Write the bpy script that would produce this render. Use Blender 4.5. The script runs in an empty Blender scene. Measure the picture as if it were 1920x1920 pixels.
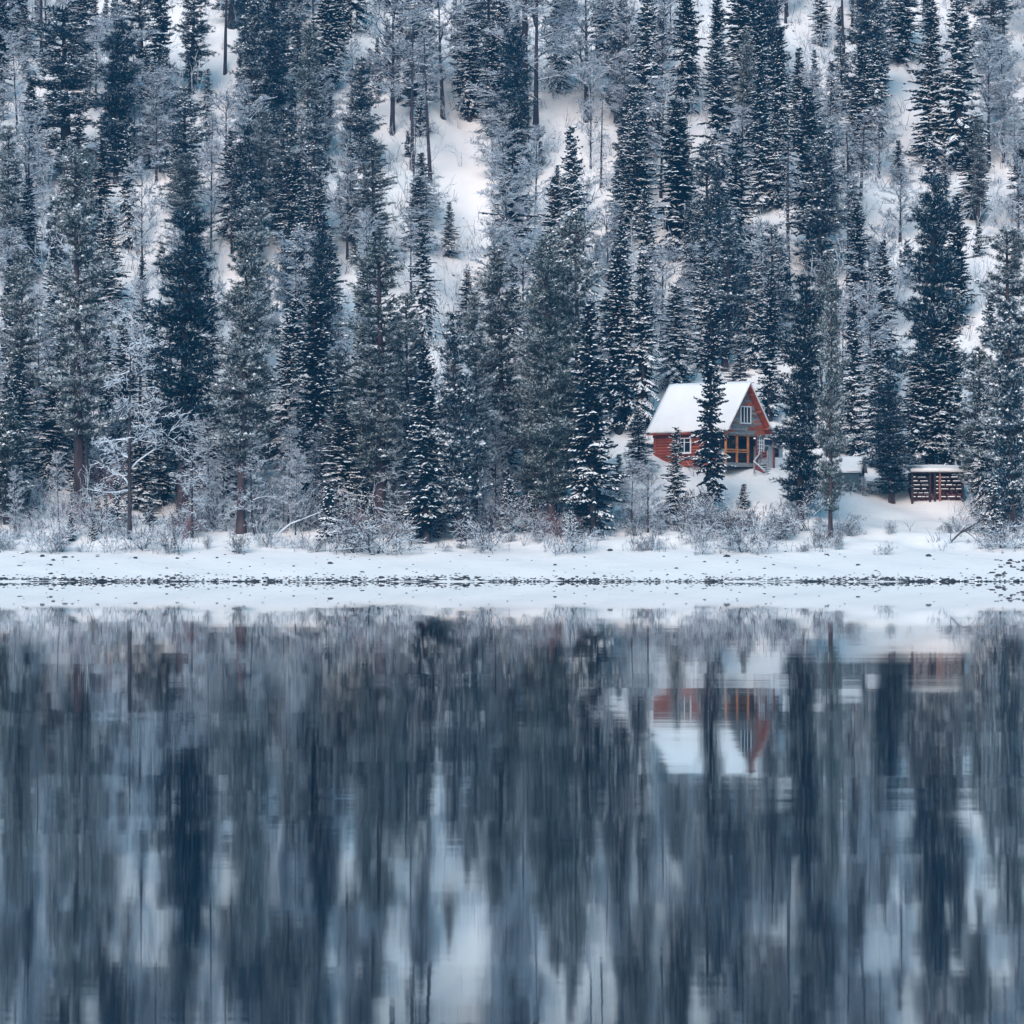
import bpy, math, random
import numpy as np

R = math.radians
SC = bpy.context.scene
COL = SC.collection

# ---------------------------------------------------------------- camera, light, exposure
CAM_H, CAM_D, FPX, YH = 2.2, 250.0, 6650.0, 1032.0      # lens height, metres to far shore, focal length and horizon row in photo pixels
cam_data = bpy.data.cameras.new('camera')
cam_data.sensor_width = 36.0
cam_data.lens = 36.0 * FPX / 1920.0
cam_data.clip_start = 0.5
cam_data.clip_end = 3000.0
cam = bpy.data.objects.new('camera', cam_data)
COL.objects.link(cam)
cam.location = (0, -CAM_D, CAM_H)
cam.rotation_euler = (R(90) + math.atan((YH - 960.0) / FPX), 0, 0)
SC.camera = cam

world = bpy.data.worlds.new('World')
SC.world = world
world.use_nodes = True
wn = world.node_tree
for n in list(wn.nodes):
    wn.nodes.remove(n)
sky = wn.nodes.new('ShaderNodeTexSky')
sky.sky_type = 'NISHITA'
sky.sun_disc = False
sky.sun_elevation = R(38)
sky.sun_rotation = R(200)
sky.air_density = 1.0
sky.dust_density = 2.0
sky.ozone_density = 1.0
hs = wn.nodes.new('ShaderNodeHueSaturation')
hs.inputs['Saturation'].default_value = 2.2
hs.inputs['Hue'].default_value = 0.459
bg = wn.nodes.new('ShaderNodeBackground')
bg.inputs['Strength'].default_value = 0.115
wo = wn.nodes.new('ShaderNodeOutputWorld')
wn.links.new(sky.outputs[0], hs.inputs['Color'])
wn.links.new(hs.outputs[0], bg.inputs['Color'])
wn.links.new(bg.outputs[0], wo.inputs['Surface'])

sun_data = bpy.data.lights.new('sun', 'SUN')
sun_data.energy = 1.5
sun_data.angle = R(40)
sun_data.color = (1.0, 0.985, 0.96)
sun = bpy.data.objects.new('sun', sun_data)
COL.objects.link(sun)
sun.rotation_euler = (R(52), 0, R(-20))

SC.view_settings.view_transform = 'Standard'
SC.view_settings.look = 'None'
SC.view_settings.gamma = 1.0
SC.view_settings.use_curve_mapping = False
SC.view_settings.exposure = 0.71
SC.cycles.max_bounces = 5
SC.cycles.diffuse_bounces = 3
SC.cycles.glossy_bounces = 3
SC.cycles.transmission_bounces = 2
SC.cycles.volume_bounces = 0
SC.cycles.use_denoising = True

rng = np.random.default_rng(7)
rnd = random.Random(11)

# ---------------------------------------------------------------- materials
def mat(name, base, rough=0.8, var=0.25, scale=3.0, per_object=0.0, bump=0.0, bump_scale=20.0, spec=0.2, stretch=None, second=None):
    m = bpy.data.materials.new(name)
    m.use_nodes = True
    nt = m.node_tree
    b = nt.nodes['Principled BSDF']
    b.inputs['Roughness'].default_value = rough
    b.inputs['Specular IOR Level'].default_value = spec
    tc = nt.nodes.new('ShaderNodeTexCoord')
    mp = nt.nodes.new('ShaderNodeMapping')
    if stretch:
        mp.inputs['Scale'].default_value = stretch
    nt.links.new(tc.outputs['Object'], mp.inputs['Vector'])
    nz = nt.nodes.new('ShaderNodeTexNoise')
    nz.inputs['Scale'].default_value = scale
    nz.inputs['Detail'].default_value = 4.0
    nt.links.new(mp.outputs[0], nz.inputs['Vector'])
    mx = nt.nodes.new('ShaderNodeMix')
    mx.data_type = 'RGBA'
    lo = tuple(c * (1 - var) for c in base) + (1,)
    hi = tuple(min(1, c * (1 + var)) for c in (second or base)) + (1,)
    mx.inputs['A'].default_value = lo
    mx.inputs['B'].default_value = hi
    rp = nt.nodes.new('ShaderNodeValToRGB')
    rp.color_ramp.elements[0].position = 0.3
    rp.color_ramp.elements[1].position = 0.7
    nt.links.new(nz.outputs['Fac'], rp.inputs['Fac'])
    nt.links.new(rp.outputs['Color'], mx.inputs['Factor'])
    out = mx.outputs['Result']
    if per_object > 0:
        oi = nt.nodes.new('ShaderNodeObjectInfo')
        mr = nt.nodes.new('ShaderNodeMapRange')
        mr.inputs['To Min'].default_value = 1 - per_object
        mr.inputs['To Max'].default_value = 1 + per_object
        nt.links.new(oi.outputs['Random'], mr.inputs['Value'])
        hv = nt.nodes.new('ShaderNodeHueSaturation')
        nt.links.new(mr.outputs[0], hv.inputs['Value'])
        nt.links.new(out, hv.inputs['Color'])
        out = hv.outputs['Color']
    nt.links.new(out, b.inputs['Base Color'])
    if bump > 0:
        n2 = nt.nodes.new('ShaderNodeTexNoise')
        n2.inputs['Scale'].default_value = bump_scale
        n2.inputs['Detail'].default_value = 5.0
        nt.links.new(mp.outputs[0], n2.inputs['Vector'])
        bp = nt.nodes.new('ShaderNodeBump')
        bp.inputs['Strength'].default_value = bump
        bp.inputs['Distance'].default_value = 0.1
        nt.links.new(n2.outputs['Fac'], bp.inputs['Height'])
        nt.links.new(bp.outputs[0], b.inputs['Normal'])
    return m

M = {}
M['snow'] = mat('snow', (0.83, 0.83, 0.825), 0.7, 0.04, 0.6, bump=0.25, bump_scale=1.2, spec=0.15)
M['snow_load'] = mat('snow_load', (0.80, 0.82, 0.84), 0.7, 0.05, 1.5)
M['needle_fir'] = mat('needle_fir', (0.007, 0.034, 0.058), 0.75, 0.4, 1.2, per_object=0.25)
M['needle_spruce'] = mat('needle_spruce', (0.005, 0.025, 0.047), 0.75, 0.4, 1.2, per_object=0.25)
M['needle_cedar'] = mat('needle_cedar', (0.028, 0.055, 0.060), 0.75, 0.45, 0.7, per_object=0.25, second=(0.05, 0.074, 0.072))
M['frosted_needle'] = mat('frosted_needle', (0.50, 0.56, 0.60), 0.8, 0.3, 1.0)
M['bark'] = mat('bark', (0.05, 0.045, 0.052), 0.9, 0.5, 4.0, bump=0.6, bump_scale=12, stretch=(1, 1, 0.25))
M['bark_brown'] = mat('bark_brown', (0.062, 0.047, 0.052), 0.9, 0.45, 3.0, bump=0.6, bump_scale=12, stretch=(1, 1, 0.25))
M['bark_pale'] = mat('bark_pale', (0.24, 0.22, 0.22), 0.9, 0.5, 3.0, stretch=(1, 1, 0.4))
M['twig_red'] = mat('twig_red', (0.22, 0.11, 0.12), 0.9, 0.3, 2.0)
M['hoarfrost'] = mat('hoarfrost', (0.62, 0.70, 0.78), 0.8, 0.15, 1.0)
M['twig'] = mat('twig', (0.075, 0.072, 0.092), 0.9, 0.35, 2.0)
M['twig_dark'] = mat('twig_dark', (0.062, 0.05, 0.058), 0.9, 0.35, 2.0)
M['rock'] = mat('rock', (0.05, 0.052, 0.058), 0.6, 0.5, 5.0, bump=0.5, bump_scale=9, per_object=0.35)
M['log_red'] = mat('log_red', (0.31, 0.055, 0.033), 0.7, 0.3, 2.2, per_object=0.28, second=(0.29, 0.085, 0.05), stretch=(0.5, 3, 3), bump=0.3, bump_scale=8)
M['trim_red'] = mat('trim_red', (0.40, 0.09, 0.045), 0.6, 0.3, 2.5)
M['plank_grey'] = mat('plank_grey', (0.27, 0.26, 0.27), 0.85, 0.4, 2.5, per_object=0.3, stretch=(1, 1, 6))
M['plank_brown'] = mat('plank_brown', (0.27, 0.18, 0.13), 0.85, 0.4, 2.5, per_object=0.3, stretch=(1, 1, 6))
M['plank_rust'] = mat('plank_rust', (0.42, 0.12, 0.06), 0.8, 0.4, 2.5, per_object=0.2, stretch=(1, 1, 6))
M['orange_wood'] = mat('orange_wood', (0.56, 0.215, 0.085), 0.6, 0.25, 4.0)
M['white_paint'] = mat('white_paint', (0.76, 0.77, 0.8), 0.5, 0.06, 4.0)
M['grey_wood'] = mat('grey_wood', (0.28, 0.28, 0.29), 0.85, 0.35, 4.0, stretch=(1, 1, 5))
M['dark_wood'] = mat('dark_wood', (0.07, 0.05, 0.05), 0.85, 0.35, 4.0)
M['red_post'] = mat('red_post', (0.2, 0.06, 0.06), 0.7, 0.3, 4.0)
M['shed_teal'] = mat('shed_teal', (0.055, 0.10, 0.12), 0.7, 0.2, 3.0, stretch=(5, 5, 1))
M['shed_and_shade_blue'] = mat('shed_and_shade_blue', (0.07, 0.14, 0.24), 0.7, 0.2, 3.0)  # blue shed wall, also the shade painted under the annex roof
M['woodshed_red'] = mat('woodshed_red', (0.045, 0.027, 0.03), 0.85, 0.4, 3.0, per_object=0.2)
M['post_orange'] = mat('post_orange', (0.25, 0.11, 0.085), 0.8, 0.3, 3.0)
M['firewood'] = mat('firewood', (0.19, 0.08, 0.085), 0.9, 0.6, 6.0)
gm = bpy.data.materials.new('window_glass'); gm.use_nodes = True
gb = gm.node_tree.nodes['Principled BSDF']
gb.inputs['Base Color'].default_value = (0.015, 0.025, 0.035, 1)
gb.inputs['Roughness'].default_value = 0.05
M['glass'] = gm

# snowy ground: bare wet shingle right at the waterline, thin cover on the beach, snow above
def ground_material():
    m = bpy.data.materials.new('snowy_ground'); m.use_nodes = True
    nt = m.node_tree; b = nt.nodes['Principled BSDF']
    b.inputs['Roughness'].default_value = 0.7
    b.inputs['Specular IOR Level'].default_value = 0.15
    tc = nt.nodes.new('ShaderNodeTexCoord')
    sp = nt.nodes.new('ShaderNodeSeparateXYZ'); nt.links.new(tc.outputs['Object'], sp.inputs[0])
    nz = nt.nodes.new('ShaderNodeTexNoise'); nz.inputs['Scale'].default_value = 0.4; nz.inputs['Detail'].default_value = 9
    nt.links.new(tc.outputs['Object'], nz.inputs['Vector'])
    ma = nt.nodes.new('ShaderNodeMath'); ma.operation = 'MULTIPLY_ADD'      # height - ragged edge
    ma.inputs[1].default_value = -0.55; nt.links.new(nz.outputs['Fac'], ma.inputs[0])
    nt.links.new(sp.outputs['Z'], ma.inputs[2])
    mr = nt.nodes.new('ShaderNodeMapRange'); mr.inputs['From Min'].default_value = -0.275; mr.inputs['From Max'].default_value = -0.245
    nt.links.new(ma.outputs[0], mr.inputs['Value'])
    mx = nt.nodes.new('ShaderNodeMix'); mx.data_type = 'RGBA'
    mx.inputs['A'].default_value = (0.035, 0.04, 0.048, 1); mx.inputs['B'].default_value = (0.83, 0.83, 0.825, 1)
    nt.links.new(mr.outputs[0], mx.inputs['Factor']); nt.links.new(mx.outputs['Result'], b.inputs['Base Color'])
    n2 = nt.nodes.new('ShaderNodeTexNoise'); n2.inputs['Scale'].default_value = 0.8; n2.inputs['Detail'].default_value = 6
    nt.links.new(tc.outputs['Object'], n2.inputs['Vector'])
    bp = nt.nodes.new('ShaderNodeBump'); bp.inputs['Strength'].default_value = 0.35; bp.inputs['Distance'].default_value = 0.25
    nt.links.new(n2.outputs['Fac'], bp.inputs['Height']); nt.links.new(bp.outputs[0], b.inputs['Normal'])
    return m
M['ground'] = ground_material()

# calm lake: mirror with long, very low waves (slopes of a few thousandths)
def water_material():
    m = bpy.data.materials.new('lake_water'); m.use_nodes = True
    nt = m.node_tree
    for n in list(nt.nodes): nt.nodes.remove(n)
    out = nt.nodes.new('ShaderNodeOutputMaterial')
    geo = nt.nodes.new('ShaderNodeNewGeometry')
    def slopes(scale, amp, detail):
        mp = nt.nodes.new('ShaderNodeMapping'); mp.inputs['Scale'].default_value = scale
        nt.links.new(geo.outputs['Position'], mp.inputs['Vector'])
        nz = nt.nodes.new('ShaderNodeTexNoise'); nz.inputs['Scale'].default_value = 1.0; nz.inputs['Detail'].default_value = detail
        nt.links.new(mp.outputs[0], nz.inputs['Vector'])
        s = nt.nodes.new('ShaderNodeVectorMath'); s.operation = 'SUBTRACT'; s.inputs[1].default_value = (0.5, 0.5, 0.5)
        nt.links.new(nz.outputs['Color'], s.inputs[0])
        k = nt.nodes.new('ShaderNodeVectorMath'); k.operation = 'MULTIPLY'; k.inputs[1].default_value = amp
        nt.links.new(s.outputs[0], k.inputs[0])
        return k.outputs[0]
    a = slopes((0.10, 0.55, 1), (0.003, 0.008, 0), 2)
    b = slopes((0.5, 5.0, 1), (0.003, 0.006, 0), 3)
    # ripple bands drift in patches, and the water lies calmer towards the sheltering far bank
    mp = nt.nodes.new('ShaderNodeMapping'); mp.inputs['Scale'].default_value = (0.02, 0.09, 1)
    nt.links.new(geo.outputs['Position'], mp.inputs['Vector'])
    pz = nt.nodes.new('ShaderNodeTexNoise'); pz.inputs['Detail'].default_value = 2; pz.inputs['Scale'].default_value = 1.0
    nt.links.new(mp.outputs[0], pz.inputs['Vector'])
    p1 = nt.nodes.new('ShaderNodeMapRange'); p1.inputs['From Min'].default_value = 0.35; p1.inputs['From Max'].default_value = 0.7
    p1.inputs['To Min'].default_value = 0.5; p1.inputs['To Max'].default_value = 1.6
    nt.links.new(pz.outputs['Fac'], p1.inputs['Value'])
    sy = nt.nodes.new('ShaderNodeSeparateXYZ'); nt.links.new(geo.outputs['Position'], sy.inputs[0])
    cv = nt.nodes.new('ShaderNodeFloatCurve')
    yn = nt.nodes.new('ShaderNodeMapRange'); yn.inputs['From Min'].default_value = 0.0; yn.inputs['From Max'].default_value = -240.0
    nt.links.new(sy.outputs['Y'], yn.inputs['Value'])
    pts = cv.mapping.curves[0].points
    pts[0].location = (0, 0.02); pts[1].location = (1, 1.0)
    pts.new(0.3, 0.03); pts.new(0.5, 0.14); pts.new(0.72, 0.45); pts.new(0.88, 0.75)
    cv.mapping.update()
    nt.links.new(yn.outputs[0], cv.inputs['Value'])
    pr = nt.nodes.new('ShaderNodeMath'); pr.operation = 'MULTIPLY'
    nt.links.new(p1.outputs[0], pr.inputs[0]); nt.links.new(cv.outputs[0], pr.inputs[1])
    rg = nt.nodes.new('ShaderNodeMath'); rg.operation = 'POWER'; rg.inputs[1].default_value = 0.5      # slope spread goes with roughness squared
    nt.links.new(cv.outputs[0], rg.inputs[0])
    rh = nt.nodes.new('ShaderNodeMath'); rh.operation = 'MULTIPLY'; rh.inputs[1].default_value = 0.028
    nt.links.new(rg.outputs[0], rh.inputs[0])
    ad = nt.nodes.new('ShaderNodeVectorMath'); ad.operation = 'ADD'
    nt.links.new(a, ad.inputs[0]); nt.links.new(b, ad.inputs[1])
    sc = nt.nodes.new('ShaderNodeVectorMath'); sc.operation = 'SCALE'
    nt.links.new(ad.outputs[0], sc.inputs[0]); nt.links.new(pr.outputs[0], sc.inputs['Scale'])
    up = nt.nodes.new('ShaderNodeVectorMath'); up.operation = 'ADD'; up.inputs[1].default_value = (0, 0, 1)
    nt.links.new(sc.outputs[0], up.inputs[0])
    nm = nt.nodes.new('ShaderNodeVectorMath'); nm.operation = 'NORMALIZE'
    nt.links.new(up.outputs[0], nm.inputs[0])
    gl = nt.nodes.new('ShaderNodeBsdfGlossy')
    nt.links.new(rh.outputs[0], gl.inputs['Roughness'])
    gl.inputs['Anisotropy'].default_value = 0.52                       # ripples run along the shore
    tv = nt.nodes.new('ShaderNodeCombineXYZ'); tv.inputs[0].default_value = 1.0
    nt.links.new(tv.outputs[0], gl.inputs['Tangent'])
    nt.links.new(nm.outputs[0], gl.inputs['Normal'])
    df = nt.nodes.new('ShaderNodeBsdfDiffuse'); df.inputs['Color'].default_value = (0.004, 0.012, 0.02, 1)
    lw = nt.nodes.new('ShaderNodeLayerWeight'); lw.inputs['Blend'].default_value = 0.5
    fr = nt.nodes.new('ShaderNodeMapRange')
    fr.inputs['From Min'].default_value = 0.7; fr.inputs['From Max'].default_value = 1.0
    fr.inputs['To Min'].default_value = 0.25; fr.inputs['To Max'].default_value = 1.0
    nt.links.new(lw.outputs['Facing'], fr.inputs['Value'])
    tm = nt.nodes.new('ShaderNodeMapRange'); tm.inputs['From Min'].default_value = 0.94; tm.inputs['From Max'].default_value = 0.982
    nt.links.new(lw.outputs['Facing'], tm.inputs['Value'])
    tc = nt.nodes.new('ShaderNodeMix'); tc.data_type = 'RGBA'                     # blue water shows more the steeper one looks in
    tc.inputs['A'].default_value = (0.73, 0.88, 0.96, 1); tc.inputs['B'].default_value = (0.97, 0.97, 0.97, 1)
    nt.links.new(tm.outputs[0], tc.inputs['Factor']); nt.links.new(tc.outputs['Result'], gl.inputs['Color'])
    mx = nt.nodes.new('ShaderNodeMixShader')
    nt.links.new(fr.outputs[0], mx.inputs[0]); nt.links.new(df.outputs[0], mx.inputs[1]); nt.links.new(gl.outputs[0], mx.inputs[2])
    nt.links.new(mx.outputs[0], out.inputs['Surface'])
    return m
M['water'] = water_material()

# ---------------------------------------------------------------- object helpers
def link(o, parent=None, loc=None):
    COL.objects.link(o)
    if parent is not None: o.parent = parent
    if loc is not None: o.location = loc
    return o
def tag(o, label=None, cat=None, group=None, kind=None):
    if label: o['label'] = label
    if cat: o['category'] = cat
    if group: o['group'] = group
    if kind: o['kind'] = kind
    return o
def empty(name, loc, rz=0.0):
    o = bpy.data.objects.new(name, None)
    o.empty_display_size = 0.5
    link(o); o.location = loc; o.rotation_euler = (0, 0, rz)
    return o
def mesh_from(name, V, F, mats, mi=None, smooth=False):
    """V (n,3), F (m,3|4) index array, mi (m,) material slots."""
    me = bpy.data.meshes.new(name)
    V = np.asarray(V, dtype=np.float32); F = np.asarray(F, dtype=np.int32)
    k = F.shape[1]
    me.vertices.add(len(V)); me.vertices.foreach_set('co', V.ravel())
    me.loops.add(F.size); me.loops.foreach_set('vertex_index', F.ravel())
    me.polygons.add(len(F)); me.polygons.foreach_set('loop_start', np.arange(0, F.size, k, dtype=np.int32))
    for m in mats: me.materials.append(m)
    if mi is not None: me.polygons.foreach_set('material_index', np.asarray(mi, dtype=np.int32))
    if smooth: me.polygons.foreach_set('use_smooth', np.ones(len(F), dtype=bool))
    me.update(calc_edges=True)
    return me
def obj(name, me, parent=None, loc=None):
    return link(bpy.data.objects.new(name, me), parent, loc)

class MB:
    """collects boxes and quads of one part, in local coordinates"""
    def __init__(s): s.v = []; s.f = []; s.n = 0
    def hexa(s, P):          # 8 points: bottom 4 ccw, top 4 ccw
        b = s.n
        s.v += [tuple(p) for p in P]; s.n += 8
        for q in ((3,2,1,0),(4,5,6,7),(0,1,5,4),(1,2,6,5),(2,3,7,6),(3,0,4,7)): s.f.append([b+i for i in q])
        return s
    def box(s, x0, x1, y0, y1, z0, z1):
        return s.hexa([(x0,y0,z0),(x1,y0,z0),(x1,y1,z0),(x0,y1,z0),(x0,y0,z1),(x1,y0,z1),(x1,y1,z1),(x0,y1,z1)])
    def beam(s, p, q, w, h):  # square bar from p to q
        p = np.array(p, float); q = np.array(q, float); d = q - p; d /= np.linalg.norm(d)
        u = np.cross(d, (0, 0, 1)); 
        if np.linalg.norm(u) < 1e-3: u = np.array((1.0, 0, 0))
        u /= np.linalg.norm(u); t = np.cross(u, d)
        u = u * w / 2; t = t * h / 2
        return s.hexa([p-u-t, p+u-t, q+u-t, q-u-t, p-u+t, p+u+t, q+u+t, q-u+t])
    def build(s, name, m, parent=None, loc=None, bevel=0.0):
        me = bpy.data.meshes.new(name); me.from_pydata(s.v, [], s.f); me.materials.append(m); me.update()
        o = obj(name, me, parent, loc)
        if bevel > 0:
            bv = o.modifiers.new('bevel', 'BEVEL'); bv.width = bevel; bv.segments = 2
        return o

# ---------------------------------------------------------------- terrain
PROF_Y = [-400, -60, -10, -2, 0, 5, 14, 20, 30, 38, 46, 52, 60, 80, 110, 150, 230, 300, 420]
PROF_Z = [-20, -8, -1.6, -0.3, 0, 0.85, 2.25, 3.5, 5.3, 8.0, 9.2, 11.0, 14.6, 25, 42, 65, 112, 140, 160]
_ph = rng.uniform(0, 6.28, 40)
def _bumps(X, Y, wl, k):
    return (np.sin(X / wl + _ph[k]) * np.cos(Y / wl * 1.13 + _ph[k+1]) + 0.6 * np.sin((X + Y) / wl * 1.7 + _ph[k+2]) + 0.4 * np.cos((X * 0.7 - Y) / wl * 2.3 + _ph[k+3]))
def _g(X, Y, cx, cy, sx, sy): return np.exp(-((X - cx) / sx) ** 2 - ((Y - cy) / sy) ** 2)
def ground(X, Y):
    X = np.asarray(X, float); Y = np.asarray(Y, float)
    shift = 0.35 * np.sin(X * 0.23) + 0.25 * np.sin(X * 0.61 + 1)      # ragged shore line
    z = np.interp(Y - shift * np.clip(1 - np.abs(Y) / 12, 0, 1), PROF_Y, PROF_Z)
    hill = np.clip((Y - 14) / 40, 0, 1)
    z = z + hill * (0.9 * _bumps(X, Y, 14.0, 0) + 0.4 * _bumps(X, Y, 4.0, 4) + 0.14 * _bumps(X, Y, 1.5, 20)) * np.where(Y < 60, 0.25 + 0.75 * np.clip((Y - 44) / 20, 0, 1), 1)
    z = z + np.clip((Y - 11) / 6, 0, 1) * 0.12 * _bumps(X, Y, 1.7, 8)
    z = z + 0.05 * np.clip(Y / 3, 0, 1) * _bumps(X, Y, 2.4, 12)
    z = z + 1.0 * _g(X, Y, 15, 38, 9, 7)                                # knoll under the cabin
    z = z - 1.1 * _g(X, Y, 34, 34, 8, 9)                                # hollow by the woodshed
    z = z + 1.7 * _g(X, Y, 10.6, 42, 2.4, 2.6)                           # drift in front of the half buried shed
    z = z - 2.6 * np.exp(-((X + 3 + (Y - 100) * 0.04) / 4.5) ** 2) * np.clip((Y - 60) / 15, 0, 1) * np.clip((150 - Y) / 20, 0, 1)   # snow gully
    return z
def gz(x, y): return float(ground(x, y))

def px_of(X, Y, Z):
    D = Y + CAM_D
    return 960 + FPX * X / D, YH - FPX * (Z - CAM_H) / D
_YS = np.arange(1.0, 260.0, 0.5)
def at(px, py):
    """where the line of sight through a photo pixel meets the ground"""
    D = _YS + CAM_D
    X = (px - 960) * D / FPX
    zr = CAM_H + (YH - py) * D / FPX
    below = ground(X, _YS) >= zr
    i = int(np.argmax(below)) if below.any() else len(_YS) - 1
    return float(X[i]), float(_YS[i]), gz(X[i], _YS[i])

def axis(parts):
    out = [parts[0][0]]
    for a, b, st in parts: out += list(np.arange(a + st, b + st * 0.5, st))
    return np.array(out)
gx = axis([(-700, -160, 30), (-160, -60, 4), (-60, 60, 0.6), (60, 160, 4), (160, 700, 30)])
gy = axis([(-400, -60, 34), (-60, -6, 6), (-6, 60, 0.4), (60, 200, 1.4), (200, 420, 10)])
GX, GY = np.meshgrid(gx, gy)
GV = np.stack([GX.ravel(), GY.ravel(), ground(GX, GY).ravel()], 1)
nx, ny = len(gx), len(gy)
ii = (np.arange(ny - 1)[:, None] * nx + np.arange(nx - 1)[None, :]).ravel()
GF = np.stack([ii, ii + 1, ii + nx + 1, ii + nx], 1)
terrain = obj('snowy_hillside', mesh_from('snowy_hillside', GV, GF, [M['ground']], smooth=True))
tag(terrain, kind='structure')
water = obj('lake_water', mesh_from('lake_water', [(-700, -420, 0), (700, -420, 0), (700, 8, 0), (-700, 8, 0)], [(0, 1, 2, 3)], [M['water']]))
tag(water, kind='structure')

# ---------------------------------------------------------------- tree builders (numpy)
def unit(a): return a / np.maximum(np.linalg.norm(a, axis=-1, keepdims=True), 1e-9)
UP = np.array((0, 0, 1.0))

def prisms(P0, P1, R0, R1, snowy, thick=1.1, wrap=0.0225):
    """three-sided bars; the two upper faces carry snow (slot 1) where snowy"""
    P0 = np.asarray(P0, float); P1 = np.asarray(P1, float); R0 = np.asarray(R0, float)[:, None]; R1 = np.asarray(R1, float)[:, None]
    d = unit(P1 - P0)
    u = np.cross(d, UP); bad = np.linalg.norm(u, axis=1) < 1e-3; u[bad] = (1, 0, 0); u = unit(u)
    w = np.cross(u, d)
    a, b, c = u - w * 0.55, -u - w * 0.55, w * thick
    V = np.stack([P0 + a * R0, P0 + b * R0, P0 + c * R0, P1 + a * R1, P1 + b * R1, P1 + c * R1], 1).reshape(-1, 3)
    n = len(P0); base = (np.arange(n) * 6)[:, None]
    F = np.concatenate([base + np.array(t) for t in ((0, 1, 4), (0, 4, 3), (0, 3, 5), (0, 5, 2), (1, 2, 5), (1, 5, 4))])
    s = np.asarray(snowy, int)
    rime = s * (R0[:, 0] < wrap)      # hoarfrost wraps the thinnest twigs
    mi = np.concatenate([rime, rime, s, s, s, s])
    return V, F, mi

def trunk_mesh(name, H, r0, r1, m, seed, lean=0.0, sides=9, root=0.25):
    g = np.random.default_rng(seed)
    n = 14
    t = np.linspace(0, 1, n)
    wob = np.cumsum(g.normal(0, 0.006 * H / n * 2, (n, 2)), 0) + np.outer(t, (lean * H, 0)); wob -= wob[0]
    rad = r0 + (r1 - r0) * t ** 0.85 + root * r0 * np.exp(-t * H / 0.6)
    an = np.linspace(0, 2 * np.pi, sides, endpoint=False)
    V = []
    for i in range(n):
        rr = rad[i] * (1 + 0.08 * g.normal(size=sides))
        z = -0.6 if i == 0 else t[i] * H
        V.append(np.stack([wob[i, 0] + rr * np.cos(an), wob[i, 1] + rr * np.sin(an), np.full(sides, z)], 1))
    V = np.concatenate(V)
    F = []
    for i in range(n - 1):
        for j in range(sides):
            k = (j + 1) % sides
            F.append((i * sides + j, i * sides + k, (i + 1) * sides + k, (i + 1) * sides + j))
    return mesh_from(name, V, np.array(F), [m], smooth=True), wob, t * H

class TriBag:
    def __init__(s): s.V = []; s.mi = []
    def add(s, A, B, C, m):
        s.V.append(np.stack([A, B, C], 1).reshape(-1, 3)); s.mi.append(np.full(len(A), m, int) if np.isscalar(m) else np.asarray(m, int))
    def merge(s):
        V = np.concatenate(s.V); F = np.arange(len(V)).reshape(-1, 3); return V, F, np.concatenate(s.mi)

def join(parts):
    Vs, Fs, ms, off = [], [], [], 0
    for V, F, mi in parts:
        Vs.append(V); Fs.append(F + off); ms.append(mi); off += len(V)
    return np.concatenate(Vs), np.concatenate(Fs), np.concatenate(ms)

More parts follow.
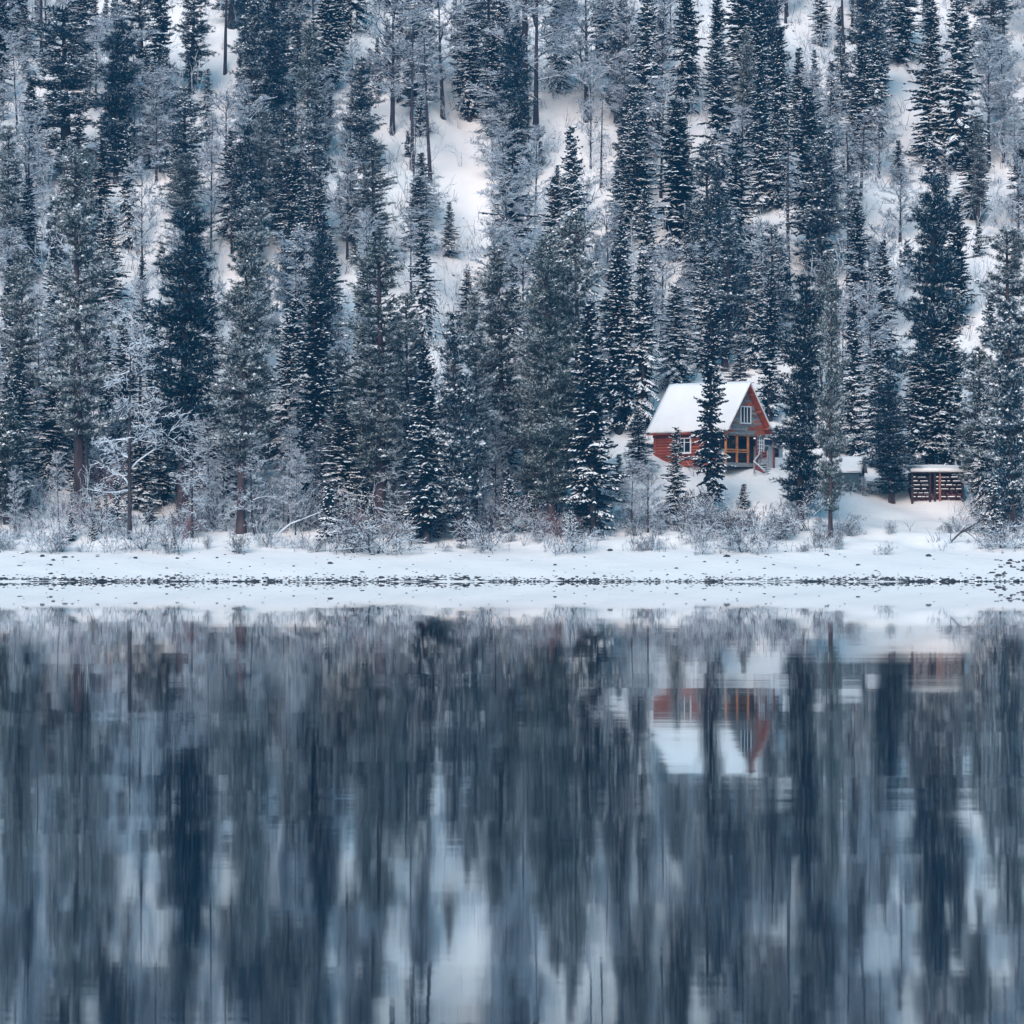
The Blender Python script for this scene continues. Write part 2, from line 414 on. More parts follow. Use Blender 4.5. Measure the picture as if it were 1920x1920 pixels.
def fir_crown(seed, H, Rr, start, needle, snow_p, droop=0.35, density=1.0, shape=0.75):
    """layers of drooping sprays: a blade of needles, a hanging fringe and a ridge of snow on each twig"""
    g = np.random.default_rng(seed)
    Bs, Ts, Ss, Ls, Lv = [], [], [], [], []
    wood0, wood1 = [], []
    z = start * H
    while z < H * 0.985:
        t = max(0.0, (z - start * H) / (H * (1 - start)))
        prof = (1 - t) ** shape * min(1.0, 0.55 + 3.0 * t)
        nb = int(round((4.5 + 3.5 * prof) * density))
        clump = g.uniform(0.75, 1.2); lop = g.uniform(-1, 1)
        for k in range(nb):
            L = max(0.22, Rr * prof * clump * g.uniform(0.4, 1.3) * (1 + 0.22 * lop * math.cos(0)))
            if g.random() < 0.1: continue
            az = g.uniform(0, 2 * np.pi)
            pit = 0.5 * t - droop * (1 - t) * g.uniform(0.6, 1.4) + g.normal(0, 0.13)
            zb = z + g.uniform(-0.28, 0.28)
            n = max(3, int(L / 0.12))
            s = np.linspace(0.12, 1, n) * L
            zz = zb + s * np.tan(pit) + 0.10 * s * s / max(L, 0.3) * (0.6 if droop > 0 else 0)
            ca, sa = np.cos(az), np.sin(az)
            P = np.stack([ca * s, sa * s, zz], 1)
            T = unit(np.gradient(P, axis=0)); Sd = np.cross(T, UP); Sd = unit(Sd)
            wood0.append((0, 0, zb)); wood1.append(tuple(P[-1]))
            for sgn in (-1, 1):
                m = n
                tw = unit(T * 0.75 + Sd * sgn * g.uniform(0.45, 1.0, (m, 1)) + np.array((0, 0, -0.3)) + g.normal(0, 0.16, (m, 3)))
                ln = (0.16 + 0.42 * np.minimum(1, (L - s + 0.12) / max(L, 0.5)) * min(1, L / 1.2)) * g.uniform(0.7, 1.25, m)
                Bs.append(P + g.normal(0, 0.025, (m, 3))); Ts.append(tw); Ls.append(ln)
                Lv.append(np.full(m, t))
        z += g.uniform(0.22, 0.34) / density * (0.75 + 0.4 * (1 - t))
    B = np.concatenate(Bs); T = np.concatenate(Ts); L = np.concatenate(Ls)[:, None]
    n = len(B)
    S = unit(np.cross(T, UP)); tip = B + T * L; mid = B + T * L * 0.45
    w = g.uniform(0.05, 0.085, (n, 1))
    bag = TriBag()
    bag.add(mid + S * w, mid - S * w, tip, 0)
    bag.add(B + S * w * 0.7, mid - S * w, mid + S * w, 0)
    dn = np.array((0, 0, -1.0)) * g.uniform(0.08, 0.16, (n, 1))
    bag.add(B, mid + dn + g.normal(0, 0.02, (n, 3)), tip, 0)
    cl = 0.5 + 0.5 * np.sin(B[:, 0] * 1.8 + B[:, 2] * 1.5 + seed) * np.cos(B[:, 1] * 1.7 - B[:, 2] * 1.2)
    r = np.linalg.norm(B[:, :2], axis=1); rn = r / max(1e-3, r.max())
    pk = snow_p * (0.25 + 1.5 * cl ** 1.3) * (0.35 + 1.0 * np.minimum(1, rn * 1.8))
    k = g.random(n) < pk
    h = g.uniform(0.04, 0.11, (k.sum(), 1))
    ap = B[k] + UP * h; at_ = tip[k] + UP * h * 0.35; ws = w[k] * g.uniform(0.8, 1.35, (k.sum(), 1))
    mm = mid[k] + UP * h * 1.05
    bag.add(ap, mid[k] + S[k] * ws + UP * 0.012, mm, 1); bag.add(mm, mid[k] + S[k] * ws + UP * 0.012, at_, 1)
    bag.add(ap, mm, mid[k] - S[k] * ws + UP * 0.012, 1); bag.add(mm, at_, mid[k] - S[k] * ws + UP * 0.012, 1)
    W = prisms(wood0, wood1, np.full(len(wood0), 0.035), np.full(len(wood0), 0.01), np.zeros(len(wood0)))
    V, F, mi = join([bag.merge(), (W[0], W[1], W[2] + 2)])
    return mesh_from('crown', V, F, [M[needle], M['snow_load'], M['bark']], mi)

def cedar_crown(seed, H, Rr, start, snow_p, frost_p, density=1.0, needle='needle_cedar', top_round=4.0, needle_len=0.30):
    """boughs turning up at the ends, each carrying round tufts of long needles, some capped with snow"""
    g = np.random.default_rng(seed)
    C, A, SZ = [], [], []
    wood0, wood1, wr = [], [], []
    z = start * H
    while z < H * 0.99:
        t = (z - start * H) / (H * (1 - start))
        prof = (1 - t ** top_round) ** 0.5 * (0.72 + 0.28 * min(1, t * 4)) * (1 - 0.30 * t)
        nb = int(round((3.2 + 2.6 * prof) * density)) + 1
        clump = 0.75 + 0.3 * np.sin(z * 1.9 + seed) + g.uniform(-0.12, 0.2)
        for k in range(nb):
            L = max(0.3, Rr * prof * clump * g.uniform(0.6, 1.15))
            az = g.uniform(0, 2 * np.pi)
            pit = -0.18 + 0.75 * t + g.normal(0, 0.12)
            ca, sa = np.cos(az), np.sin(az)
            def bough(s): return np.stack([ca * s, sa * s, z + s * np.tan(pit) + 0.22 * s * s / max(0.5, L)], -1)
            wood0.append(bough(np.array(0.0))); wood1.append(bough(np.array(L * 0.55))); wr.append(0.05)
            wood0.append(bough(np.array(L * 0.55))); wood1.append(bough(np.array(L * 0.95))); wr.append(0.03)
            if g.random() < 0.12 and t < 0.9: continue
            ns = max(2, int(L * 4.8 * density))
            for q in range(ns):
                s0 = L * (0.16 + 0.84 * (q + g.random()) / ns)
                p = bough(np.array(s0))
                side = np.array((-sa, ca, 0)) * g.choice((-1, 1)) * g.uniform(0.1, 0.8) * (0.5 + 0.5 * L / Rr)
                e = p + side + np.array((ca, sa, 0)) * g.uniform(0, 0.3) + UP * g.uniform(-0.04, 0.2)
                nt = 3
                for j in range(nt):
                    f = (j + 1) / nt
                    C.append(p + (e - p) * f + g.normal(0, 0.07, 3))
                    A.append(unit(np.array((ca, sa, 0)) * 0.7 + UP * 0.75 + (e - p) * 0.5)); SZ.append(g.uniform(0.75, 1.2))
        z += g.uniform(0.42, 0.72) / density
    C = np.array(C); A = np.array(A); SZ = np.array(SZ)
    n = len(C); K = 10
    bag = TriBag()
    d = unit(A[:, None, :] * 0.75 + g.normal(0, 0.62, (n, K, 3)))
    ln = needle_len * SZ[:, None, None] * g.uniform(0.75, 1.2, (n, K, 1))
    sd = unit(np.cross(d, g.normal(0, 1, (n, K, 3)))) * g.uniform(0.022, 0.036, (n, K, 1))
    c = C[:, None, :] + d * 0.03
    a = (c + sd).reshape(-1, 3); b = (c - sd).reshape(-1, 3); e = (c + d * ln).reshape(-1, 3)
    dz = d.reshape(-1, 3)[:, 2]
    cl = 0.5 + 0.5 * np.sin(C[:, 0] * 1.9 + C[:, 2] * 1.7 + seed) * np.cos(C[:, 1] * 1.8 - C[:, 2] * 1.3)
    fr = (g.random(n * K) < frost_p * np.repeat(0.5 + cl, K) * (0.3 + 1.0 * np.clip(dz, 0, 1)) * np.repeat(0.4 + 0.8 * np.clip(np.linalg.norm(C[:, :2], axis=1) / Rr, 0, 1), K))
    bag.add(a, b, e, np.where(fr, 3, 0))
    r = np.linalg.norm(C[:, :2], axis=1)
    k = g.random(n) < snow_p * (2.6 * cl ** 2.2) * (0.3 + 0.9 * np.clip(r / Rr, 0, 1))
    m = int(k.sum()); ctr = C[k] + A[k] * 0.10 + UP * 0.05; rad = g.uniform(0.05, 0.15, (m, 1)) * SZ[k][:, None]
    ang = g.uniform(0, 6.28, m)
    ring = [ctr + rad * np.stack([np.cos(ang + o), np.sin(ang + o), np.full(m, -0.25)], 1) for o in (0, 1.57, 3.14, 4.71)]
    apex = ctr + UP * rad * 0.8
    for j in range(4): bag.add(ring[j], ring[(j + 1) % 4], apex, 1)
    W = prisms(np.array(wood0), np.array(wood1), np.array(wr), np.array(wr) * 0.6, np.zeros(len(wr)))
    V, F, mi = join([bag.merge(), (W[0], W[1], W[2] + 2)])
    return mesh_from('crown', V, F, [M[needle], M['snow_load'], M['bark'], M['frosted_needle']], mi)

def bare_segments(seed, H, spread, start, limbs, branches, twigs, pitch=0.9, kink=0.12, arch=-0.06, twig_r=0.016, limb_r=0.06, stems=None, taper_top=0.55):
    """limbs > branches > twigs, all arching; returns segments with radius and steepness"""
    g = np.random.default_rng(seed)
    P0, P1, R0, R1 = [], [], [], []
    def walk(p, d, length, r, n, k, ar):
        pts = [p.copy()]
        step = length / n
        for i in range(n):
            d = d + g.normal(0, k, 3); d[2] += ar; d /= np.linalg.norm(d)
            q = p + d * step
            ra, rb = r * (1 - 0.75 * i / n), r * (1 - 0.75 * (i + 1) / n)
            P0.append(p); P1.append(q); R0.append(ra); R1.append(rb)
            p = q; pts.append(p.copy())
        return pts, d
    def sub(pts, d0, length, count, level, rad):
        n = len(pts) - 1
        for j in range(count):
            f = g.uniform(0.18, 1.0) * n
            i = min(n - 1, int(f)); p = pts[i] + (pts[i + 1] - pts[i]) * (f - i)
            t = unit(pts[i + 1] - pts[i])
            d = unit(t * 0.8 + g.normal(0, 0.55, 3) + UP * 0.18)
            ln = length * g.uniform(0.6, 1.2) * (1.1 - 0.5 * f / n)
            pp, dd = walk(p, d, ln, rad, 3 if level == 2 else 4, kink, arch)
            if level == 1: sub(pp, dd, length * 0.5, twigs, 2, twig_r)
    for i in range(limbs):
        if stems is None:
            f = start + (1 - start) * (i + g.random()) / limbs
            p = np.array((0, 0, f * H)); az = i * 2.4 + g.normal(0, 0.5)
            el = pitch * (0.55 + 0.6 * (f - start) / (1 - start)) + g.normal(0, 0.12)
            ln = spread * (1.15 - taper_top * (f - start) / (1 - start)) * g.uniform(0.75, 1.2) / max(0.35, np.cos(el)) * 0.8
            ln = min(ln, (H * 1.04 - f * H) / max(0.15, np.sin(el)) + 0.4)
        else:
            p = np.array((g.normal(0, stems), g.normal(0, stems), -0.1)); az = g.uniform(0, 6.28)
            el = pitch + g.normal(0, 0.22); ln = H * g.uniform(0.6, 1.1)
        d = np.array((math.cos(az) * math.cos(el), math.sin(az) * math.cos(el), math.sin(el)))
        pts, dd = walk(p, d, ln, limb_r * (1.2 - 0.6 * i / limbs), 6, kink, arch)
        sub(pts, dd, ln * 0.42, branches, 1, limb_r * 0.45)
    return np.array(P0), np.array(P1), np.array(R0), np.array(R1)

def bare_crown(seed, frost, mats, wrap=0.0225, **kw):
    P0, P1, R0, R1 = bare_segments(seed, **kw)
    g = np.random.default_rng(seed + 5)
    d = unit(P1 - P0)
    sn = g.random(len(P0)) < frost * np.clip(1.25 - np.abs(d[:, 2]) ** 2, 0.15, 1)
    V, F, mi = prisms(P0, P1, np.maximum(R0, 0.011), np.maximum(R1, 0.009), sn, thick=1.5, wrap=wrap)
    return mesh_from('crown', V, F, mats, mi)

# ---------------------------------------------------------------- tree kinds: list of (trunk mesh, crown mesh, height, radius)
KINDS = {}
def add_kind(key, tm, cm, H, Rr): KINDS.setdefault(key, []).append((tm, cm, H, Rr))

for i in range(4):
    H = 24.0; Rr = 2.3 + 0.15 * i
    add_kind('cedar', trunk_mesh('trunk', H * 0.97, 0.33, 0.06, M['bark_brown'], 100 + i)[0],
             cedar_crown(110 + i, H, Rr, (0.16, 0.20, 0.10, 0.25)[i], (0.10, 0.2, 0.08, 0.14)[i], (0.55, 0.75, 0.45, 0.65)[i], 1.08), H, Rr)
for i in range(3):
    H = 16.0; Rr = 1.95
    add_kind('snow_cedar', trunk_mesh('trunk', H * 0.97, 0.28, 0.05, M['bark'], 130 + i)[0],
             cedar_crown(140 + i, H, Rr, 0.10, 0.5, 0.4, 1.05, needle='needle_fir'), H, Rr)
for i in range(2):
    H = 20.0; Rr = 1.9
    add_kind('dark_pine', trunk_mesh('trunk', H * 0.97, 0.26, 0.05, M['bark_brown'], 155 + i)[0],
             cedar_crown(165 + i, H, Rr, (0.09, 0.15)[i], 0.08, 0.2, 1.3, needle='needle_fir'), H, Rr)
for i in range(2):
    H = 9.0; Rr = 1.35
    add_kind('young_cedar', trunk_mesh('trunk', H * 0.97, 0.17, 0.03, M['bark_brown'], 150 + i)[0],
             cedar_crown(160 + i, H, Rr, 0.10, 0.25, 0.3, 1.25), H, Rr)
for i in range(5):
    H = 15.0; Rr = 1.7
    add_kind('snow_fir', trunk_mesh('trunk', H * 0.985, 0.22, 0.025, M['bark'], 170 + i)[0],
             fir_crown(180 + i, H, Rr, 0.05, 'needle_fir', (0.95, 0.8, 1.0, 0.7, 0.9)[i], droop=(0.6, 0.85, 0.7, 0.5, 0.95)[i], shape=(0.7, 0.62, 0.8, 0.7, 0.6)[i]), H, Rr)
for i in range(3):
    H = 17.0; Rr = 1.5
    add_kind('dark_spruce', trunk_mesh('trunk', H * 0.985, 0.24, 0.025, M['bark'], 200 + i)[0],
             fir_crown(210 + i, H, Rr, 0.06, 'needle_spruce', (0.34, 0.5, 0.45)[i], droop=(0.45, 0.65, 0.8)[i], shape=0.55, density=1.1), H, Rr)
for i in range(3):
    H = 4.5; Rr = 0.9
    add_kind('sapling', trunk_mesh('trunk', H * 0.98, 0.07, 0.012, M['bark'], 230 + i)[0],
             fir_crown(240 + i, H, Rr, 0.05, 'needle_fir', 0.85, droop=0.2, shape=0.85, density=1.1), H, Rr)
FROST = [M['twig'], M['hoarfrost']]
for i in range(5):
    H = 13.0; Rr = 2.6
    tm = trunk_mesh('trunk', H * 0.9, 0.14, 0.03, M['bark'], 260 + i)[0]
    cm = bare_crown(270 + i, 0.95, FROST, H=H, spread=Rr, start=0.2, limbs=26, branches=12, twigs=9, pitch=0.85, kink=0.1, arch=-0.01, twig_r=0.019, limb_r=0.05)
    add_kind('frost_tree', tm, cm, H, Rr)
for i in range(3):
    H = 12.0; Rr = 3.8
    tm = trunk_mesh('trunk', H * 0.85, 0.15, 0.03, M['bark'], 290 + i, lean=0.03)[0]
    cm = bare_crown(300 + i, 0.85, [M['twig'], M['hoarfrost']], H=H, spread=Rr, start=0.2, limbs=22, branches=11, twigs=4, pitch=0.42, kink=0.28, arch=-0.02, twig_r=0.022, limb_r=0.05, taper_top=0.7)
    add_kind('gnarled_tree', tm, cm, H, Rr)
for i in range(2):
    H = 16.0; Rr = 1.9
    tm = trunk_mesh('trunk', H * 0.95, 0.2, 0.05, M['bark'], 320 + i)[0]
    cm = bare_crown(330 + i, 0.6, FROST, H=H, spread=Rr, start=0.5, limbs=24, branches=10, twigs=7, pitch=0.35, kink=0.16, arch=-0.03, twig_r=0.017, limb_r=0.05)
    add_kind('tall_trunk', tm, cm, H, Rr)
for i in range(2):
    H = 12.0; Rr = 1.1
    tm = trunk_mesh('trunk', H, 0.13, 0.03, M['bark'], 340 + i)[0]
    cm = bare_crown(350 + i, 0.6, FROST, H=H, spread=Rr, start=0.08, limbs=46, branches=4, twigs=2, pitch=-0.25, kink=0.1, arch=-0.03, twig_r=0.016, limb_r=0.028)
    add_kind('larch', tm, cm, H, Rr)
for i in range(5):
    H = 2.6; Rr = 1.7
    cm = bare_crown(370 + i, (0.9, 0.7, 0.85, 0.6, 0.95)[i], [M['twig_dark'], M['hoarfrost']], wrap=0.0, H=H, spread=Rr, start=0, limbs=14, branches=8, twigs=6, pitch=0.95, kink=0.16, arch=-0.05, twig_r=0.013, limb_r=0.028, stems=0.25)
    add_kind('shrub', None, cm, H, Rr)
for i in range(2):
    H = 2.8; Rr = 1.3
    cm = bare_crown(390 + i, 0.3, [M['twig_red'], M['hoarfrost']], H=H, spread=Rr, start=0, limbs=26, branches=6, twigs=4, pitch=1.3, kink=0.08, arch=0.0, twig_r=0.014, limb_r=0.022, stems=0.5)
    add_kind('red_shrub', None, cm, H, Rr)

NAMES = {'cedar': 'cedar_pine', 'snow_cedar': 'snowy_pine', 'young_cedar': 'young_pine', 'dark_pine': 'dark_pine', 'snow_fir': 'snowy_fir', 'dark_spruce': 'dark_spruce',
         'sapling': 'fir_sapling', 'frost_tree': 'frosted_birch', 'gnarled_tree': 'gnarled_tree', 'tall_trunk': 'tall_larch', 'larch': 'slender_larch',
         'shrub': 'frosted_shrub', 'red_shrub': 'red_stemmed_shrub'}
LOOK = {'cedar': 'olive pine with tufted needles', 'snow_cedar': 'dark pine with clumps of snow', 'young_cedar': 'bushy young pine', 'dark_pine': 'dense dark green pine', 'snow_fir': 'snow-laden fir',
        'dark_spruce': 'dark narrow spruce', 'sapling': 'little snowy fir sapling', 'frost_tree': 'frosted bare birch', 'gnarled_tree': 'gnarled white-frosted tree',
        'tall_trunk': 'larch with a long bare trunk', 'larch': 'thin bare larch', 'shrub': 'frosted bare shrub', 'red_shrub': 'reddish bare-stemmed shrub'}
GROUPS = {'cedar': 'cedar pines of the forest', 'snow_cedar': 'snowy pines on the hillside', 'young_cedar': 'young pines by the shore', 'dark_pine': 'dense dark pines of the forest', 'snow_fir': 'snow-laden firs of the forest',
          'dark_spruce': 'dark spruces of the forest', 'sapling': 'fir saplings', 'frost_tree': 'frosted birches of the forest', 'gnarled_tree': 'gnarled frosted trees by the shore',
          'tall_trunk': 'larches with long bare trunks', 'larch': 'thin bare larches', 'shrub': 'bare shrubs along the bank', 'red_shrub': 'red-stemmed shrubs'}
CATS = {'shrub': 'shrub', 'red_shrub': 'shrub'}
placed = []      # (root, key, px, py base, py top, label or None)
used = {}
def plant(key, X, Y, H, Rr, label=None, variant=None, top=None):
    var = KINDS[key]
    k = used.get(key, 0); used[key] = k + 1
    tm, cm, H0, R0 = var[(k if variant is None else variant) % len(var)]
    Z = gz(X, Y)
    sz = H / H0; sr = Rr / R0
    sr = min(max(sr, sz * 0.45), sz * 2.2)
    root = empty(NAMES[key], (X, Y, Z - 0.03), rnd.uniform(0, 6.283))
    root.rotation_euler = (rnd.gauss(0, 0.018), rnd.gauss(0, 0.018), root.rotation_euler.z)
    root.scale = (sr, sr, sz)
    if tm is not None:
        tr = obj('trunk', tm, root)
        obj('crown', cm, root)
    else:
        obj('stems', cm, root)
    px, py = px_of(X, Y, Z); _, pt = px_of(X, Y, Z + H)
    tag(root, None, CATS.get(key, 'tree'), GROUPS[key])
    placed.append([root, key, px, py, pt, H, label])
    return root
def tree(key, x, yb, yt, w, label=None, variant=None):
    X, Y, Z = at(x, yb)
    D = Y + CAM_D
    return plant(key, X, Y, (yb - yt) * D / FPX, 0.5 * w * D / FPX * 1.3, label, variant)

# ---------------------------------------------------------------- the red cabin
TH = R(-40)
cabin = empty('log_cabin', (16.15, 40.0, 9.31), TH)
tag(cabin, 'red log cabin with steep snowy roof and grey plank gable', 'cabin')
EAVE, RIDGE, HW, RX = 2.48, 6.41, 3.1, 4.1
SL = (RIDGE - EAVE) / HW
def cl(px, py, xl):      # point of the cabin's upright plane x = xl, read off the photograph
    return (xl, ((px - 1330.5) / 22.9 - 0.766 * xl) / 0.643, (869 - py) * 0.0436)
m = MB()
for s in (-1, 1):
    m.hexa([(-RX, s*HW, EAVE-0.10), (RX, s*HW, EAVE-0.10), (RX, 0, RIDGE-0.10), (-RX, 0, RIDGE-0.10),
            (-RX, s*HW, EAVE), (RX, s*HW, EAVE), (RX, 0, RIDGE), (-RX, 0, RIDGE)][::1 if s < 0 else 1])
roof = m.build('roof', M['trim_red'], cabin)
# snow blanket: gridded so that its surface and edges roll softly
def snow_blanket(name, parent, x0, x1, ys, zs, thick, seed, nxg=28, nyg=12):
    g = np.random.default_rng(seed)
    V = []; nyy = (len(ys) - 1) * nyg + 1
    tt = np.linspace(0, len(ys) - 1, nyy)
    yy = np.interp(tt, range(len(ys)), ys); zz = np.interp(tt, range(len(ys)), zs)
    xx = np.linspace(x0, x1, nxg)
    ph = g.uniform(0, 6, 4)
    for lay in (0, 1):
        for j in range(nyy):
            for i in range(nxg):
                e = min(1.0, min(i, nxg - 1 - i) / 2.0, min(j, nyy - 1 - j) / 2.0)
                th = thick * (0.75 + 0.25 * math.sqrt(e)) * (1 + 0.12 * math.sin(xx[i] * 1.3 + ph[0]) * math.cos(yy[j] * 1.7 + ph[1]))
                out = 0.05 * math.sin(xx[i] * 2.1 + ph[2]) + 0.03 * math.sin(xx[i] * 5.3 + ph[3])
                y = yy[j] + (out if j == nyy - 1 else -out if j == 0 else 0)
                V.append((xx[i], y, zz[j] + 0.004 + (th if lay else 0)))
    n = nyy * nxg; F = []
    for j in range(nyy - 1):
        for i in range(nxg - 1):
            a = j * nxg + i
            F.append((n + a, n + a + 1, n + a + nxg + 1, n + a + nxg)); F.append((a, a + nxg, a + nxg + 1, a + 1))
    for i in range(nxg - 1):
        for a, b in ((i, i + 1), ((nyy - 1) * nxg + i + 1, (nyy - 1) * nxg + i)): F.append((a, b, n + b, n + a))
    for j in range(nyy - 1):
        for a, b in (((j + 1) * nxg, j * nxg), (j * nxg + nxg - 1, (j + 1) * nxg + nxg - 1)): F.append((a, b, n + b, n + a))
    me = mesh_from(name, V, np.array(F), [M['snow']], smooth=True)
    return obj(name, me, parent)
snow_blanket('roof_snow', cabin, -RX - 0.05, RX + 0.09, (-HW - 0.05, 0, HW + 0.05), (EAVE - 0.05, RIDGE, EAVE - 0.05), 0.22, 3)
for s in (-1, 1):
    MB().hexa([(RX, s*HW, EAVE-0.2), (RX+0.05, s*HW, EAVE-0.2), (RX+0.05, 0, RIDGE-0.22), (RX, 0, RIDGE-0.22),
               (RX, s*HW, EAVE+0.02), (RX+0.05, s*HW, EAVE+0.02), (RX+0.05, 0, RIDGE+0.02), (RX, 0, RIDGE+0.02)]).build('bargeboard', M['trim_red'], cabin)
MB().box(-RX, RX, -HW-0.03, -HW+0.01, EAVE-0.18, EAVE-0.07).build('fascia_board', M['log_red'], cabin)
# purlin ends under the gable overhang
for f in (0.15, 0.5, 0.85):
    for s in (-1, 1):
        y = s * HW * f; z = RIDGE - f * HW * SL - 0.22
        MB().box(3.56, 4.08, y-0.06, y+0.06, z-0.12, z).build('purlin', M['plank_rust'], cabin)
# log walls
def log_mesh(x0, x1, r=0.125, n=10):
    an = np.linspace(0, 2*np.pi, n, endpoint=False)
    V = [(x, r*math.cos(a), r*math.sin(a)) for x in (x0, x1) for a in an]
    F = [(j, (j+1) % n, n+(j+1) % n, n+j) for j in range(n)]
    me = bpy.data.meshes.new('log'); me.from_pydata(V, [], F + [tuple(range(n))[::-1], tuple(range(n, 2*n))]); me.materials.append(M['log_red']); me.update()
    return me
long_log = log_mesh(-3.72, 2.55)
for k in range(13):
    o = obj('log', long_log, cabin, (0.0 + rnd.uniform(-0.06, 0.06), -2.6, -0.16 + 0.235*k))
cross_log = log_mesh(-2.75, 2.75)
for k in range(13):
    o = obj('log', cross_log, cabin, (-3.5, 0, -0.05 + 0.235*k)); o.rotation_euler = (0, 0, R(90))
MB().box(-3.42, 2.5, -2.5, 2.6, -0.4, 2.9).build('wall', M['log_red'], cabin)
MB().box(-3.45, 2.6, -2.52, 2.58, -1.6, -0.32).build('foundation', M['grey_wood'], cabin)
# front window in the log wall
def window(parent, cx, cz, w, h, face, panes=2, name='window', fw=0.09, cross=True):
    """face: function (u, depth, z) -> local point, u along the wall, depth outwards"""
    def bar(u0, u1, z0, z1, d0, d1, mb):
        mb.hexa([face(u0,d0,z0), face(u1,d0,z0), face(u1,d1,z0), face(u0,d1,z0), face(u0,d0,z1), face(u1,d0,z1), face(u1,d1,z1), face(u0,d1,z1)])
    fm = MB()
    bar(cx-w/2, cx-w/2+fw, cz-h/2, cz+h/2, 0, 0.1, fm); bar(cx+w/2-fw, cx+w/2, cz-h/2, cz+h/2, 0, 0.1, fm)
    bar(cx-w/2+fw, cx+w/2-fw, cz-h/2, cz-h/2+fw, 0, 0.1, fm); bar(cx-w/2+fw, cx+w/2-fw, cz+h/2-fw, cz+h/2, 0, 0.1, fm)
    wo_ = fm.build(name, M['white_paint'], parent)
    iw = (w - 2*fw) / panes
    for i in range(panes):
        u0 = cx - w/2 + fw + i*iw
        p = MB(); bar(u0+0.004, u0+iw-0.004, cz-h/2+fw, cz+h/2-fw, 0.01, 0.04, p); p.build('pane', M['glass'], wo_)
        if i: 
            q = MB(); bar(u0-fw*0.4, u0+fw*0.4, cz-h/2+fw, cz+h/2-fw, 0.045, 0.085, q); q.build('mullion', M['white_paint'], wo_)
    if cross:
        q = MB(); bar(cx-w/2+fw, cx+w/2-fw, cz+h*0.18, cz+h*0.18+0.05, 0.045, 0.08, q); q.build('transom', M['white_paint'], wo_)
    return wo_
wf = window(cabin, -0.48, 1.42, 1.35, 1.25, lambda u, d, z: (u, -2.70 - d, z), 2)
MB().box(-1.2, 0.25, -2.92, -2.70, 0.72, 0.78).build('sill', M['white_paint'], wf)
# gable of weathered boards
xg = 3.55
z = 2.30; k = 0
while z < 5.95:
    h = 0.165
    half = min(2.85, (RIDGE - 0.16 - (z + h)) / SL)
    if half > 0.12:
        cuts = [-half]
        y = -half + rnd.uniform(0.8, 2.2)
        while y < half - 0.5: cuts.append(y); y += rnd.uniform(1.3, 2.6)
        cuts.append(half)
        for a, b in zip(cuts[:-1], cuts[1:]):
            mid = (a + b) / 2 / max(half, 0.1); r_ = rnd.random()
            mk = 'plank_rust' if (mid > 0.5 and r_ < 0.75) or r_ < 0.05 else 'plank_brown' if r_ < 0.34 else 'plank_grey'
            t = rnd.uniform(0.03, 0.05)
            MB().box(xg, xg + t, a + 0.004, b - 0.004, z + 0.005, z + h - 0.005).build('plank', M[mk], cabin)
    z += h; k += 1
MB().hexa([(xg-0.06, -2.8, 2.3), (xg-0.004, -2.8, 2.3), (xg-0.004, 2.8, 2.3), (xg-0.06, 2.8, 2.3),
           (xg-0.06, -0.1, 6.05), (xg-0.004, -0.1, 6.05), (xg-0.004, 0.1, 6.05), (xg-0.06, 0.1, 6.05)]).build('gable_backing', M['dark_wood'], cabin)
window(cabin, 0.02, 3.88, 1.45, 1.45, lambda u, d, z: (xg + 0.052 + d, u, z), 3, fw=0.1, cross=False)
MB().box(3.42, 3.66, -2.95, 2.85, 2.16, 2.295).build('gable_beam', M['plank_brown'], cabin)
# glazed veranda under the gable
MB().box(2.45, 3.85, -2.75, 2.75, -0.34, -0.02).build('porch_deck', M['grey_wood'], cabin)
for y in (-2.55, -1.04, 0.47): MB().box(3.48, 3.62, y-0.075, y+0.075, -0.02, 2.158).build('porch_post', M['orange_wood'], cabin)
MB().box(3.49, 3.60, 1.62, 1.76, -0.02, 2.158).build('porch_post', M['red_post'], cabin)
for a, b in ((-2.47, -1.12), (-0.96, 0.39)):
    MB().box(3.51, 3.59, a, b, 0.97, 1.10).build('porch_rail', M['orange_wood'], cabin)
    MB().box(3.51, 3.59, a, b, 0.80, 0.90).build('porch_rail', M['orange_wood'], cabin)
MB().box(2.505, 2.56, -2.55, 2.6, 0.0, 2.15).build('porch_back_wall', M['dark_wood'], cabin)
dr = MB().box(2.57, 2.64, -2.2, -1.35, 0.02, 2.0).build('door', M['grey_wood'], cabin)
MB().box(2.645, 2.67, -2.08, -1.47, 1.15, 1.85).build('pane', M['glass'], dr)
MB().box(2.645, 2.69, -1.86, -1.5, 0.06, 1.1).build('door_panel', M['white_paint'], dr)
for a, b in ((-0.95, 0.35), (0.55, 1.5)):
    f_ = MB().box(2.57, 2.62, a, b, 0.5, 2.05).build('window', M['dark_wood'], cabin)
    MB().box(2.625, 2.65, a+0.06, b-0.06, 0.56, 1.99).build('pane', M['glass'], f_)
# white lattice door leaf standing open at the right end of the veranda
lat = MB().box(3.49, 3.53, 1.80, 2.66, 0.92, 2.15)
lat_o = lat.build('lattice_door', M['glass'], cabin)
for i in range(4):
    y = 1.80 + 0.86 * i / 3
    MB().box(3.532, 3.57, y-0.05, y+0.05, 0.92, 2.15).build('lattice_bar', M['white_paint'], lat_o)
for i in range(5):
    z_ = 0.92 + 1.23 * i / 4
    for q in range(3):
        y0 = 1.80 + 0.86*q/3 + 0.052; y1 = 1.80 + 0.86*(q+1)/3 - 0.052
        MB().box(3.532, 3.565, y0, y1, z_-0.04, z_+0.04).build('lattice_bar', M['white_paint'], lat_o)
